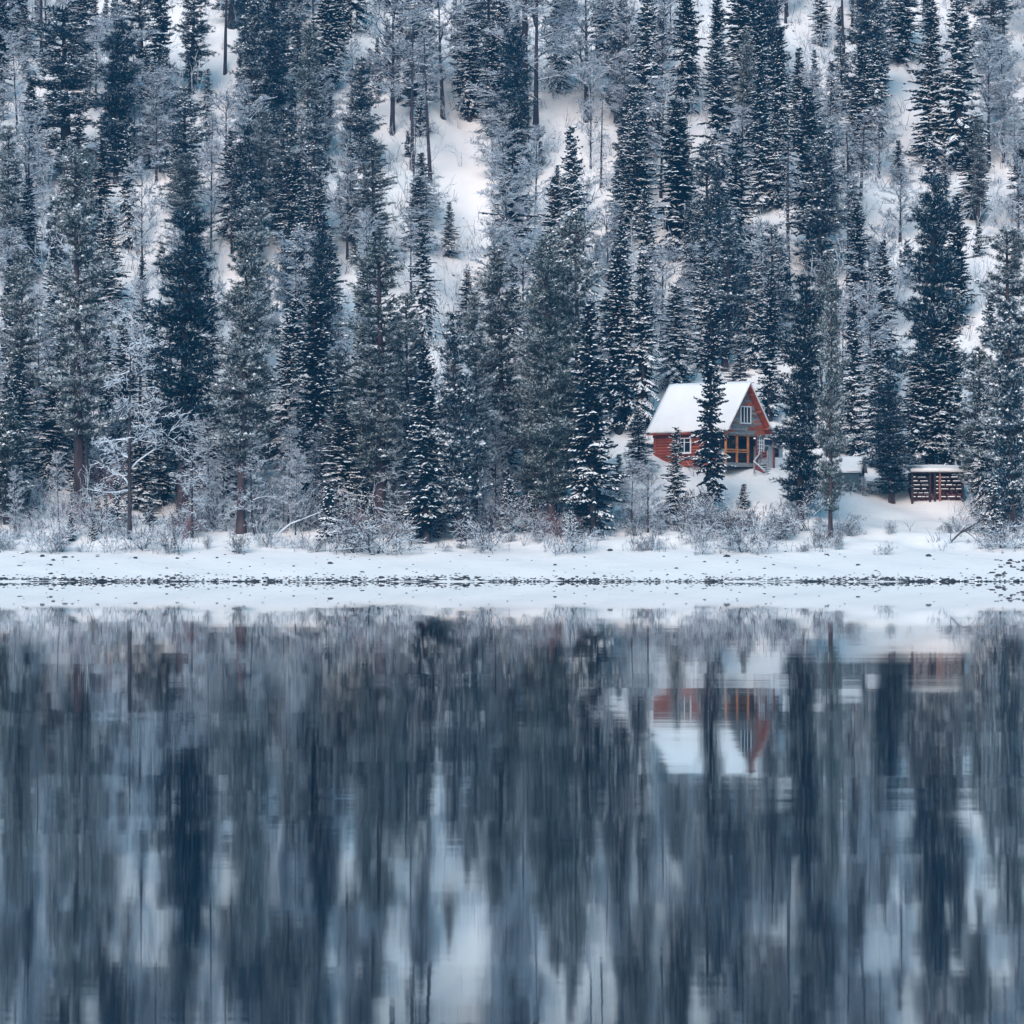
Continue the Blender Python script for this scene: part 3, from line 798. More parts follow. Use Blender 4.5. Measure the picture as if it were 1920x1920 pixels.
# stairs with two handrails
stairs = tag(empty('porch_stairs', cabin.location, TH), 'weathered porch stairs with pale zigzag handrails before the red cabin', 'stairs')
for i in range(6):
    x = 3.95 + 0.26 * i; z_ = -0.12 - 0.19 * i
    MB().box(x, x+0.28, 0.75, 2.0, z_-0.05, z_).build('tread', M['grey_wood'], stairs)
    MB().box(x, x+0.27, 0.80, 1.95, z_+0.001, z_+0.05).build('snow_cover', M['snow_load'], stairs)
MB().beam((3.9, 0.72, -0.25), (5.5, 0.72, -1.42), 0.06, 0.26).build('stringer', M['red_post'], stairs)
MB().beam((3.9, 2.03, -0.25), (5.5, 2.03, -1.42), 0.06, 0.26).build('stringer', M['red_post'], stairs)
for (a, b, xa, xb, mk) in (((1422.5, 851), (1408, 867), 4.0, 4.9, 'white_paint'), ((1408, 867), (1428, 883), 4.95, 5.3, 'white_paint'),
                    ((1423, 856), (1410, 871), 3.97, 4.86, 'red_post'), ((1410, 872), (1428, 888), 4.92, 5.26, 'red_post')):
    MB().beam(cl(*a, xa), cl(*b, xb), 0.07, 0.09).build('handrail', M[mk], stairs)
for px, y0, y1, xl in ((1437, 845, 894, 4.6), (1423, 849, 884, 4.0), (1409, 866, 890, 4.9)):
    p = cl(px, y0, xl); q = cl(px, y1, xl); MB().box(p[0]-0.05, p[0]+0.05, p[1]-0.06, p[1]+0.06, q[2], p[2]).build('stair_post', M['grey_wood'], stairs)
for py in (849, 854, 859, 864, 870):
    MB().beam(cl(1424, py, 4.1), cl(1436, py, 4.45), 0.04, 0.12).build('rail_board', M['red_post'] if py < 862 else M['grey_wood'], stairs)
# annex to the right of the cabin
annex = tag(empty('porch_annex', cabin.location, TH), 'low white walled annex with red post on the right side of the cabin', 'annex')
MB().box(-0.6, 2.9, 2.75, 6.2, -1.4, 1.45).build('wall', M['white_paint'], annex)
MB().box(-0.6, 2.88, 2.75, 6.2, 1.45, 2.02).build('shade_band', M['shed_and_shade_blue'], annex)  # dark gap under the annex roof, its shade put into the colour
MB().hexa([(-0.9, 2.70, 2.30), (4.5, 2.70, 2.05), (4.5, 6.6, 2.05), (-0.9, 6.6, 2.30), (-0.9, 2.70, 2.40), (4.5, 2.70, 2.15), (4.5, 6.6, 2.15), (-0.9, 6.6, 2.40)]).build('roof', M['dark_wood'], annex)
MB().hexa([(-0.9, 3.3, 2.41), (4.3, 3.3, 2.16), (4.3, 6.6, 2.16), (-0.9, 6.6, 2.41), (-0.8, 3.45, 2.62), (4.2, 3.45, 2.36), (4.2, 6.5, 2.36), (-0.8, 6.5, 2.62)]).build('roof_snow', M['snow'], annex, bevel=0.06)
MB().box(4.1, 4.24, 2.80, 6.4, 1.88, 2.045).build('roof_beam', M['red_post'], annex)
for y in (3.18, 5.9): MB().box(4.11, 4.23, y-0.07, y+0.07, -1.0, 1.878).build('post', M['red_post'], annex)
window(annex, 3.65, 0.98, 1.15, 1.15, lambda u, d, z: (2.905 + d, u, z), 1, fw=0.13, cross=False)
window(annex, 5.2, 0.98, 1.0, 1.15, lambda u, d, z: (2.905 + d, u, z), 1, fw=0.13, cross=False)
MB().box(2.92, 4.4, 2.7, 6.3, -0.62, -0.5).build('floor_edge', M['dark_wood'], annex)
MB().box(4.02, 4.08, 3.3, 6.3, -0.45, 0.5).build('porch_panel', M['white_paint'], annex)

# ---------------------------------------------------------------- outbuildings
def shed(name, label, cx, Y, rz, L, W, z_base, z_eave, z_ridge, wall, trim, over=0.18, snow=0.2):
    o = tag(empty(name, (cx, Y, z_base), rz), label, 'shed')
    e = z_eave - z_base; r = z_ridge - z_base; hw = W/2 + over; sl = (r - e) / hw
    we = e + over * sl
    V = [(-L/2,-W/2,-0.8),(L/2,-W/2,-0.8),(L/2,W/2,-0.8),(-L/2,W/2,-0.8),(-L/2,-W/2,we-0.06),(L/2,-W/2,we-0.06),(L/2,W/2,we-0.06),(-L/2,W/2,we-0.06),(-L/2,0,r-0.08),(L/2,0,r-0.08)]
    F = [(3,2,1,0),(0,1,5,4),(2,3,7,6),(1,2,6,9,5),(3,0,4,8,7),(4,5,9,8),(6,7,8,9)]
    me = bpy.data.meshes.new('wall'); me.from_pydata(V, [], F); me.materials.append(wall); obj('wall', me, o)
    lx = L/2 + over
    m = MB()
    for s in (-1, 1): m.hexa([(-lx,s*hw,e-0.06),(lx,s*hw,e-0.06),(lx,0,r-0.06),(-lx,0,r-0.06),(-lx,s*hw,e),(lx,s*hw,e),(lx,0,r),(-lx,0,r)])
    m.build('roof', trim, o)
    snow_blanket('roof_snow', o, -lx-0.02, lx+0.02, (-hw-0.02, 0, hw+0.02), (e-0.02, r, e-0.02), snow, int(cx*10) % 97, 16, 8)
    for s in (-1, 1):
        MB().hexa([(lx,s*hw,e-0.14),(lx+0.03,s*hw,e-0.14),(lx+0.03,0,r-0.16),(lx,0,r-0.16),(lx,s*hw,e),(lx+0.03,s*hw,e),(lx+0.03,0,r),(lx,0,r)]).build('bargeboard', trim, o)
    # upright battens on the long wall
    n = max(3, int(L / 0.3))
    for i in range(n):
        x = -L/2 + L * (i + 0.5) / n
        MB().box(x-0.02, x+0.02, -W/2-0.025, -W/2+0.002, -0.3, we-0.1).build('batten', wall, o)
    return o
zt = lambda py, Y: CAM_H + (YH - py) * (Y + CAM_D) / FPX
X_ = lambda px, Y: (px - 960) * (Y + CAM_D) / FPX
ts = shed('teal_shed', 'small teal shed with snowy gable roof to the right of the cabin', X_(1583, 37), 37, R(-17), 2.9, 2.2, zt(912, 37), zt(885, 36), zt(860, 37), M['shed_teal'], M['white_paint'])
hut = shed('hidden_hut', 'snowy roofed hut glimpsed behind frosted trees left of the thick trunk', X_(828, 53), 53, R(4), 2.6, 2.4, gz(X_(828, 53), 53), zt(778, 52), zt(762, 53), M['grey_wood'], M['grey_wood'])

lean = tag(empty('snowed_in_shed', (X_(1203, 45), 45, zt(842, 45)), R(3)), 'flat blue shed half buried in snow behind the cabin, left side', 'shed')
MB().box(-0.9, 2.0, -0.7, 2.0, -1.4, 0.30).build('wall', M['shed_and_shade_blue'], lean)
MB().box(-1.1, 2.2, -0.9, 2.2, 0.30, 0.38).build('roof', M['dark_wood'], lean)
MB().box(-1.08, 2.18, -0.93, 2.18, 0.384, 0.62).build('roof_snow', M['snow'], lean, bevel=0.08)

# woodshed: sloping snow roof on posts, open slats with snow lying on each
WY = 35.0
ws = tag(empty('woodshed', (X_(1758, WY), WY, zt(940, WY)), R(2)), 'open slatted woodshed with snowy flat roof at the right edge of the clearing', 'woodshed')
wsz = lambda py: zt(py, WY) - zt(940, WY)
hwid = 2.05
MB().hexa([(-hwid-0.1,-0.25,wsz(887)),(hwid+0.1,-0.25,wsz(887)),(hwid+0.1,2.6,wsz(879)),(-hwid-0.1,2.6,wsz(879)),
           (-hwid-0.1,-0.25,wsz(887)+0.08),(hwid+0.1,-0.25,wsz(887)+0.08),(hwid+0.1,2.6,wsz(879)+0.08),(-hwid-0.1,2.6,wsz(879)+0.08)]).build('roof', M['dark_wood'], ws)
snow_blanket('roof_snow', ws, -hwid-0.14, hwid+0.14, (-0.3, 2.65), (wsz(887)+0.085, wsz(879)+0.085), 0.34, 5, 24, 10)
for x, mk in ((-hwid, 'woodshed_red'), (-0.62, 'woodshed_red'), (-0.22, 'woodshed_red'), (0.18, 'post_orange'), (hwid, 'woodshed_red')):
    MB().box(x-0.08, x+0.08, -0.1, 0.05, -0.5, wsz(887)-0.004).build('post', M[mk], ws)
for i in range(6):
    z_ = wsz(893 + 7.4*i)
    for a, b in ((-hwid+0.09, -0.71), (-0.13, 0.09), (0.27, hwid-0.09)):
        if i > 3 and rnd.random() < 0.5: continue
        s_ = MB().box(a, b, 0.0, 0.16, z_-0.17, z_-0.08).build('slat', M['woodshed_red'], ws)
        c = a
        while c < b - 0.15:
            d = min(b, c + rnd.uniform(0.2, 0.7))
            MB().box(c+0.01, d-0.03, -0.02, 0.15, z_-0.078, z_-0.078+rnd.uniform(0.03, 0.08)).build('snow_strip', M['snow_load'], s_)
            c = d + rnd.uniform(0.02, 0.2)
MB().box(-hwid, hwid, 2.2, 2.3, -0.5, wsz(885)).build('back_wall', M['dark_wood'], ws)
for s in (-1, 1): MB().box(s*hwid-0.04, s*hwid+0.04, 0.06, 2.19, -0.5, wsz(886)).build('side_wall', M['woodshed_red'], ws)
fw = MB()
for i in range(150):
    x = rnd.uniform(-1.9, 1.9); zz = rnd.uniform(0, 0.9 + 0.5*math.sin(x*2)); r = rnd.uniform(0.05, 0.1); y = rnd.uniform(0.3, 0.5); h = 0.45
    fw.hexa([(x-r,y,zz-r),(x+r*0.8,y,zz-r),(x+r*0.8,y+h,zz-r),(x-r,y+h,zz-r),(x-r*0.7,y,zz+r),(x+r,y,zz+r*0.8),(x+r,y+h,zz+r*0.8),(x-r*0.7,y+h,zz+r)])
tag(fw.build('firewood', M['firewood'], ws), kind='stuff')

# ---------------------------------------------------------------- trees read off the photograph: (kind, x, y base, y top, width, label)
T = [
 # --- near row along the shore
 ('cedar', 150, 952, 267, 120, 'tallest olive pine, bare twin-trunk foot, left of the big gnarled tree', 1),
 ('tall_trunk', 163, 955, 560, 60, 'thin dark trunk standing close beside the tallest olive pine', 0),
 ('dark_pine', 343, 962, 403, 130, 'broad dark pine with thick trunk right of the big gnarled tree', 1),
 ('cedar', 452, 1000, 440, 120, 'olive pine with long brown trunk foot by the water, left of centre', 3),
 ('cedar', 712, 985, 455, 135, 'large round-topped olive pine left of the snow gully foot', 0),
 ('cedar', 948, 968, 470, 118, 'pine with thick straight grey trunk bare up to mid height', 3),
 ('cedar', 1035, 1000, 440, 118, 'tall grey-green pine behind the small dead frosted tree', 2),
 ('cedar', 1085, 985, 395, 100, 'tall loose pine right of the thick grey trunk', 1),
 ('dark_pine', 1743, 872, 328, 104, 'tall broad dark pine rising behind the woodshed', 0),
 ('cedar', 1890, 985, 425, 116, 'big pale olive pine at the right edge behind the leaning branch', 1),
 ('dark_pine', 1500, 978, 515, 94, 'dense dark pine with brown trunk standing right of the red cabin', 0),
 ('dark_spruce', 1330, 968, 556, 56, 'narrow dark pine standing in front of the red cabin roof', 0),
 ('cedar', 1557, 1008, 490, 56, 'slim pine on a thin dark trunk left of the teal shed', 2),
 ('dark_pine', 1672, 945, 722, 72, 'small dense pine with brown foot between teal shed and woodshed', 0),
 ('cedar', 1834, 958, 655, 78, 'bushy pine overlapping the right end of the woodshed', 2),
 ('snow_cedar', 1900, 1000, 570, 80, 'dark pine with snow clumps at the right edge of the bank', 0),
 ('cedar', 890, 992, 545, 80, 'pine on a dark straight trunk between hut and thick grey trunk', 3),
 ('dark_spruce', 597, 945, 545, 78, 'very dark narrow spruce with black trunk left of centre', 0),
 ('dark_spruce', 1112, 1005, 560, 80, 'dark spruce at the bank left of the cabin, reaching the snow', 0),
 ('dark_spruce', 800, 1020, 640, 74, 'dark spruce at the bank right of the large round-topped pine', 0),
 ('snow_cedar', 865, 1015, 590, 84, 'frosted pine at the bank below the snow gully', 0),
 ('snow_fir', 562, 978, 790, 54, 'short snowy fir beside the very dark narrow spruce', 1),
 ('snow_fir', 535, 900, 590, 64, 'snow-tufted fir left of the very dark narrow spruce', 2),
 ('snow_fir', 32, 930, 660, 74, 'snowy fir at the left edge above the bank', 3),
 ('snow_fir', 95, 915, 690, 78, 'snowy fir left of the tallest olive pine', 4),
 ('snow_fir', 1265, 985, 800, 50, 'small fir in front of the cabin window', 0),
 ('snow_fir', 1720, 870, 655, 92, 'snow-striped fir above the woodshed', 1),
 ('snow_fir', 1160, 945, 850, 55, 'small round snowy fir on the bank left of the cabin', 2),
 ('snow_fir', 1200, 900, 770, 60, 'snowy young fir at the corner left of the cabin', 3),
 ('snow_fir', 1650, 880, 640, 70, 'snowy fir behind the small dense pine by the teal shed', 2),
 ('snow_fir', 1600, 860, 560, 66, 'slim fir rising behind the teal shed', 3),
 ('snow_fir', 1790, 880, 760, 66, 'short white fir just above the woodshed roof', 0),
 ('dark_spruce', 1770, 880, 560, 78, 'dark spruce in the shade right of the tall broad dark pine', 1),
 ('dark_spruce', 1443, 790, 505, 44, 'very slender dark spruce rising behind the cabin gable', 0),
 ('dark_spruce', 1160, 815, 470, 74, 'dark spruce left of the cabin roof', 2),
 ('snow_fir', 1205, 815, 480, 72, 'grey snowy fir immediately behind the cabin roof, left end', 4),
 ('snow_fir', 1268, 740, 545, 76, 'grey fir directly above the cabin roof', 1),
 ('snow_fir', 1385, 760, 630, 56, 'snowy fir behind the cabin ridge', 2),
 ('snow_fir', 640, 985, 760, 84, 'white fir between the dark narrow spruce and large round pine', 4),
 ('snow_fir', 680, 900, 620, 70, 'snowy fir behind the large round-topped pine', 0),
 ('snow_fir', 265, 960, 760, 80, 'dark snowy fir behind the big gnarled frosted tree', 3),
 ('dark_spruce', 305, 950, 790, 72, 'low dark spruce behind the thick trunk, branches to the snow', 2),
 ('snow_fir', 395, 965, 760, 78, 'snowy fir between two big pines on the left', 2),
 ('dark_spruce', 430, 975, 800, 66, 'dark low spruce behind the long brown trunk', 0),
 ('gnarled_tree', 243, 1012, 600, 190, 'big gnarled white-frosted tree with dark trunk on the left bank', 0),
 ('gnarled_tree', 360, 1010, 790, 110, 'smaller gnarled frosted tree in front of the broad dark pine', 1),
 ('gnarled_tree', 475, 1005, 815, 100, 'frosted crooked tree beside the long brown trunk', 2),
 ('gnarled_tree', 738, 985, 790, 110, 'pale dead tree with twisted white limbs right of the round pine', 1),
 ('gnarled_tree', 1023, 962, 730, 130, 'dead frosted tree with pale trunk and drooping white branches', 2),
 ('gnarled_tree', 880, 880, 680, 130, 'frosted spreading tree in front of the hut roof', 0),
 ('frost_tree', 1183, 1000, 870, 60, 'thin frosted sapling tree on the bank left of the cabin', 0),
 ('frost_tree', 1215, 1000, 880, 70, 'forked frosted sapling tree below the left end of the cabin', 1),
 ('sapling', 1395, 955, 910, 22, 'tiny dark fir alone on the snow below the cabin steps', 0),
 ('sapling', 280, 985, 935, 26, 'little fir on open snow right of the gnarled tree trunk', 1),
 ('young_cedar', 12, 985, 760, 70, 'bushy young pine at the left edge of the bank', 0),
 ('cedar', 40, 900, 470, 85, 'olive pine near the left edge behind the snowy firs', 3),
 ('cedar', 770, 960, 560, 84, 'olive pine just right of the large round-topped pine', 3),
 ('cedar', 1000, 985, 520, 80, 'grey pine between thick grey trunk and dead frosted tree', 2),
 # --- mid slope
 ('cedar', 347, 545, 288, 78, 'round-headed olive pine above the broad dark pine', 2),
 ('snow_cedar', 347, 420, 172, 84, 'round pine topped with bright snow tufts, upper left', 0),
 ('snow_cedar', 125, 345, 8, 140, 'huge dark pine with heavy snow clumps at upper left', 1),
 ('dark_spruce', 297, 220, -110, 46, 'black narrow spruce cut by the top edge, left', 0),
 ('snow_cedar', 357, 175, -40, 64, 'snowy pine cut by the top edge beside the black spruce', 2),
 ('tall_trunk', 421, 140, -180, 50, 'dark bare trunk on open snow at the top left', 0),
 ('tall_trunk', 76, 105, -200, 50, 'brown bare trunk at the top left corner', 1),
 ('snow_cedar', 510, 215, -60, 105, 'broad dark pine at the top edge, left of centre', 0),
 ('dark_spruce', 617, 175, -90, 50, 'dark spruce at the top edge left of the frosted birches', 1),
 ('snow_fir', 433, 450, 245, 64, 'pale frosted fir right of the bright snow-tufted pine', 0),
 ('cedar', 487, 470, 208, 58, 'slim olive pine with rounded head right of the pale fir', 3),
 ('snow_cedar', 540, 470, 205, 72, 'white-capped dark pine left of the twin-topped pine', 1),
 ('snow_cedar', 592, 480, 195, 66, 'twin-topped pine right of the white-capped dark pine', 2),
 ('dark_spruce', 560, 520, 300, 64, 'dark spruce in shadow under the white-capped pines', 2),
 ('snow_fir', 600, 640, 400, 66, 'slender fir in the middle of the left slope', 3),
 ('dark_spruce', 185, 440, 262, 50, 'dark spruce right of the tallest olive pine crown', 1),
 ('snow_fir', 243, 470, 235, 44, 'slender frosted fir in the pale birches, left', 4),
 ('snow_fir', 205, 600, 400, 70, 'bluish snowy fir between the tall pines, left', 2),
 ('snow_fir', 45, 110, 8, 34, 'small snowy fir at the top left corner', 1),
 ('dark_spruce', 2, 190, -20, 40, 'dark spruce cut by the left and top edges', 0),
 ('snow_fir', 25, 520, 300, 60, 'frosted fir at the left edge of the middle slope', 0),
 ('dark_spruce', 52, 520, 330, 44, 'bluish dark spruce near the left edge, middle slope', 2),
 ('snow_cedar', 677, 320, 108, 66, 'snowy dark pine left of the frosted birches', 0),
 ('cedar', 700, 505, 268, 92, 'heavy olive pine left of the snow gully', 0),
 ('snow_fir', 782, 470, 330, 72, 'low frosted fir on the left rim of the snow gully', 1),
 ('snow_fir', 842, 485, 380, 34, 'lone little fir standing in the snow gully', 2),
 ('dark_spruce', 880, 230, -20, 48, 'dark spruce above the snow gully', 1),
 ('snow_fir', 925, 245, 38, 62, 'dark snowy fir right above the snow gully', 3),
 ('tall_trunk', 983, 238, -190, 130, 'thick dark trunk with bare spreading crown above the gully', 0),
 ('tall_trunk', 806, 345, 60, 60, 'pale straight trunk at the left rim of the gully', 1),
 ('tall_trunk', 772, 320, 30, 60, 'thin dark trunk left of the pale straight trunk', 0),
 ('snow_fir', 955, 525, 283, 84, 'grey-white fir on the right rim of the snow gully', 4),
 ('snow_fir', 1078, 600, 238, 74, 'tall loose snowy fir right of the gully', 0),
 ('snow_fir', 1040, 590, 330, 66, 'snowy fir left of the tall loose fir, right of the gully', 1),
 ('larch', 1127, 355, 193, 34, 'dead spar with short stubs right of the gully', 0),
 ('snow_fir', 1170, 455, 285, 62, 'neat snowy fir in the pale birches right of the dead spar', 2),
 ('snow_fir', 1207, 300, -40, 72, 'tall pale fir at the top edge right of centre', 0),
 ('dark_spruce', 1270, 490, 188, 80, 'strong dark spruce with snowy edges above the cabin', 1),
 ('dark_spruce', 1283, 220, -40, 56, 'dark spruce at the top edge above the strong dark spruce', 2),
 ('snow_fir', 875, 640, 505, 46, 'pointed little fir at the foot of the snow gully', 3),
 ('snow_fir', 795, 640, 420, 52, 'snowy fir left of the gully foot', 4),
 ('snow_fir', 1350, 330, 60, 74, 'heavily snowed fir at the upper right, left one of a row', 0),
 ('snow_fir', 1390, 200, -50, 86, 'white-tiered fir at the top edge, right', 1),
 ('snow_fir', 1377, 525, 250, 82, 'broad snow-laden fir next to the strong dark spruce, on its right', 4),
 ('snow_fir', 1428, 400, 128, 66, 'white-shelved fir left of the twin dark firs', 3),
 ('dark_spruce', 1523, 505, 160, 74, 'bold dark spruce, left one of the twin dark firs', 0),
 ('snow_fir', 1553, 430, 272, 52, 'shorter snowy one of the twin dark firs', 2),
 ('snow_fir', 1558, 275, 112, 42, 'slender fir above the twin dark firs', 3),
 ('snow_fir', 1602, 285, 184, 38, 'small fir right of the slender fir, upper right', 4),
 ('tall_trunk', 1583, 130, -180, 50, 'bare dark trunk at the top edge, right', 1),
 ('snow_cedar', 1630, 230, -60, 76, 'dark pine on a bare foot left of the upper clearing', 1),
 ('snow_fir', 1690, 118, -70, 74, 'snowy fir at the top edge above the upper clearing', 1),
 ('snow_fir', 1748, 310, 15, 84, 'tall white-edged fir right of the upper clearing', 2),
 ('snow_fir', 1800, 320, -30, 84, 'tall snowy fir, second right of the upper clearing', 0),
 ('dark_spruce', 1825, 412, 228, 66, 'blue-dark spruce below the two tall snowy firs, right', 1),
 ('snow_cedar', 1865, 148, -80, 88, 'dark pine at the top right corner', 2),
 ('dark_spruce', 1916, 410, 265, 50, 'dark spruce at the right edge, middle slope', 2),
 ('larch', 1478, 560, 262, 66, 'thin half-bare larch left of the twin dark firs', 1),
 ('tall_trunk', 1594, 460, 235, 70, 'left one of two thin bare trunks below the twin dark firs', 0),
 ('tall_trunk', 1611, 440, 225, 70, 'right one of two thin bare trunks near the twin dark firs', 1),
 ('snow_fir', 1685, 345, 262, 34, 'little fir in the clearing between bare trunks and tall firs', 3),
 ('snow_fir', 1550, 640, 480, 64, 'snowy fir above the slim pine, right of the cabin', 3),
 ('snow_fir', 1640, 720, 560, 56, 'grey fir midway between twin bare trunks and teal shed', 1),
 ('frost_tree', 1320, 640, 470, 130, 'wide frosted birch in the open slope above the cabin', 3),
 ('frost_tree', 1240, 660, 480, 110, 'fine frosted birch left above the cabin roof', 2),
 ('frost_tree', 225, 250, 40, 130, 'frosted birch between huge snowy pine and black spruce', 0),
 ('frost_tree', 735, 250, -20, 150, 'tall frosted birch at the top, left of the pale trunk', 1),
 ('frost_tree', 830, 220, -40, 130, 'frosted birch at the top above the gully, left one', 2),
 ('frost_tree', 1005, 260, -60, 190, 'broad frosted birch at the top, middle', 3),
 ('frost_tree', 1100, 230, -30, 150, 'frosted birch at the top right of the broad one', 4),
 ('frost_tree', 925, 640, 440, 110, 'frosted tree with arching limbs right of the gully foot', 1),
 ('frost_tree', 925, 335, 215, 90, 'frosted birch on the right rim of the snow gully, upper end', 2),
 ('snow_fir', 792, 405, 285, 56, 'snowy fir on the left rim of the snow gully, upper end', 1),
 ('frost_tree', 800, 440, 340, 80, 'low frosted birch on the left rim of the snow gully', 3),
 ('frost_tree', 1648, 335, 205, 120, 'frosted birch in the upper right clearing, lower left part', 0),
 ('frost_tree', 1688, 455, 325, 110, 'frosted birch on the narrow snow strip left of the tall dark pine', 1),
 ('frost_tree', 1882, 305, 165, 120, 'frosted birch by the dark fallen stem near the right edge', 2),
 ('frost_tree', 425, 335, 185, 120, 'frosted birch below the dark bare trunk at the top left', 3),
 ('frost_tree', 248, 335, 195, 120, 'frosted birch below the black narrow spruce at the top', 4),
 ('frost_tree', 1660, 640, 440, 110, 'pale birch thicket tree below the right clearing', 4),
]
for t in T: tree(*t)

# open snow that stays clear of filler trees
CLEAR = [[(805,260),(860,240),(930,290),(905,350),(905,540),(890,545),(868,500),(840,440),(810,380)],
         [(1670,135),(1712,135),(1700,180),(1676,190)], [(1638,390),(1668,360),(1672,390),(1645,430)],
         [(35,160),(58,160),(50,215),(40,220)], [(410,175),(440,175),(436,220),(415,225)], [(1215,715),(1490,715),(1490,893),(1210,893)], [(1545,850),(1630,850),(1630,915),(1545,915)],
         [(1705,868),(1815,868),(1815,945),(1705,945)], [(1600,915),(1765,940),(1745,1050),(1560,1050)], [(1365,885),(1475,885),(1490,965),(1385,965)],
         [(255,890),(320,895),(320,1030),(262,1030)]]
def inside(poly, x, y):
    c = False; j = len(poly) - 1
    for i in range(len(poly)):
        xi, yi = poly[i]; xj, yj = poly[j]
        if (yi > y) != (yj > y) and x < (xj - xi) * (y - yi) / (yj - yi) + xi: c = not c
        j = i
    return c
def clear_at(x, y): return any(inside(p, x, y) for p in CLEAR)
spots = [(p[0].location.x, p[0].location.y) for p in placed]
def fill(n, kinds, y_lo, y_hi, hmin, hmax, gap, x_lo=-120, x_hi=2040, wide=(0.9, 1.15), tries=40):
    made = 0
    for _ in range(n * tries):
        if made >= n: break
        px = rnd.uniform(x_lo, x_hi); Y = rnd.uniform(y_lo, y_hi)
        X = (px - 960) * (Y + CAM_D) / FPX
        if any((X - a) ** 2 + (Y - b) ** 2 < gap * gap for a, b in spots): continue
        if 7 < X < 26 and Y < 50: continue
        k = rnd.choice(kinds); tm, cm, H0, R0 = KINDS[k][0]
        H = rnd.uniform(hmin, hmax); Rr = R0 / H0 * H * rnd.uniform(*wide)
        Z = gz(X, Y)
        bad = False
        rp = Rr * FPX / (Y + CAM_D) * 0.7
        for f in (0.0, 0.25, 0.5, 0.75, 0.97):
            qx, qy = px_of(X, Y, Z + f * H)
            if clear_at(qx, qy) or clear_at(qx - rp * (1 - f), qy) or clear_at(qx + rp * (1 - f), qy): bad = True; break
        if bad: continue
        plant(k, X, Y, H, Rr); spots.append((X, Y)); made += 1
fill(90, ['cedar', 'snow_cedar', 'dark_pine', 'snow_cedar', 'dark_spruce'], 44, 200, 8, 17, 2.0, wide=(1.1, 1.6))
fill(215, ['snow_fir', 'snow_fir', 'snow_fir', 'dark_spruce'], 46, 200, 5, 14, 1.5, wide=(1.0, 1.6))
fill(192, ['frost_tree'], 46, 192, 6, 12, 1.1, wide=(1.0, 1.6))
for lo, hi in ((-330, -120), (2040, 2330)):      # the wood goes on past both edges of the view
    fill(42, ['snow_fir', 'dark_spruce', 'snow_cedar', 'dark_pine', 'cedar'], 24, 190, 8, 17, 2.2, x_lo=lo, x_hi=hi, wide=(1.1, 1.6))
fill(20, ['larch', 'tall_trunk'], 80, 180, 8, 13, 1.6)
fill(60, ['snow_fir', 'frost_tree', 'young_cedar', 'snow_fir'], 26, 48, 5, 11, 1.3, wide=(1.0, 1.5))
fill(60, ['sapling'], 17, 40, 1.6, 4.5, 0.8)
fill(150, ['sapling'], 50, 190, 2.0, 5.5, 1.1)
fill(46, ['frost_tree'], 20, 46, 3.5, 8.0, 1.1)

# shrubs along the bank and red-stemmed thickets
for x in range(-60, 1990, 21):
    if 275 < x < 322 or 1600 < x < 1655 or 1700 < x < 1765: continue
    for rep in range(2):
        px = x + rnd.uniform(-16, 16); py = rnd.uniform(985, 1040) if rep == 0 else rnd.uniform(955, 1010)
        if rep and (rnd.random() < 0.1 or clear_at(px, py - 10)): continue
        h = rnd.choice((0.7, 1.2, 1.8, 2.4, 3.2)) * rnd.uniform(0.8, 1.15) * (0.55 if 1655 <= x <= 1700 else 1) * (0.8 if 1130 < x < 1290 else 1) * (0.6 if 1350 < x < 1480 and py < 1000 else 1) * (0.5 if 1765 < x < 1870 else 1)
        X, Y, Z = at(px, py)
        plant('shrub', X, Y, h, h * rnd.uniform(0.5, 0.8))
for px in (1548, 1562, 1580, 1596, 1618, 1632):
    X, Y, Z = at(px, rnd.uniform(918, 935)); plant('shrub', X, Y, rnd.uniform(0.9, 1.7), rnd.uniform(0.6, 1.0))
for px, py, h, w in ((185, 930, 3.0, 1.3), (215, 935, 2.8, 1.3), (232, 925, 2.4, 1.0), (425, 900, 3.2, 1.2), (522, 880, 3.4, 1.4), (545, 885, 3.0, 1.2), (150, 985, 1.6, 1.2), (655, 1000, 1.6, 1.0), (1050, 1010, 1.5, 1.4), (345, 1010, 1.5, 1.0)):
    X, Y, Z = at(px, py); plant('red_shrub', X, Y, h, w)

# ---------------------------------------------------------------- fallen and leaning wood
def limb(name, label, pts, r, kind='branch', forks=3, seed=1, snow=True):
    P = []
    g = np.random.default_rng(seed)
    P0, P1, R0, R1 = [], [], [], []
    def chain(q, r0):
        for i in range(len(q) - 1):
            a, b = np.array(q[i]), np.array(q[i+1]); n = 4
            for j in range(n):
                u = a + (b - a) * j / n; v = a + (b - a) * (j + 1) / n
                f = (i + j / n) / (len(q) - 1)
                P0.append(u); P1.append(v); R0.append(r0 * (1 - 0.7 * f)); R1.append(r0 * (1 - 0.7 * (f + 1 / n / (len(q) - 1))))
    chain(pts, r)
    for k in range(forks):
        i = g.integers(0, len(pts) - 1); f = g.random()
        p = np.array(pts[i]) * (1 - f) + np.array(pts[i+1]) * f
        d = unit(np.array(pts[i+1]) - np.array(pts[i])) + g.normal(0, 0.5, 3) + UP * 0.3
        L = g.uniform(0.6, 1.8); chain([p, p + d * L * 0.5, p + d * L + UP * 0.1 * g.normal()], r * 0.4)
    V, F, mi = prisms(P0, P1, R0, R1, np.ones(len(P0)) if snow else np.zeros(len(P0)), thick=1.2)
    o = np.array(pts[0]); V = V - o
    ob = obj(name, mesh_from(name, V, F, [M['bark'], M['hoarfrost']], mi), None, tuple(o))
    return tag(ob, label, kind)
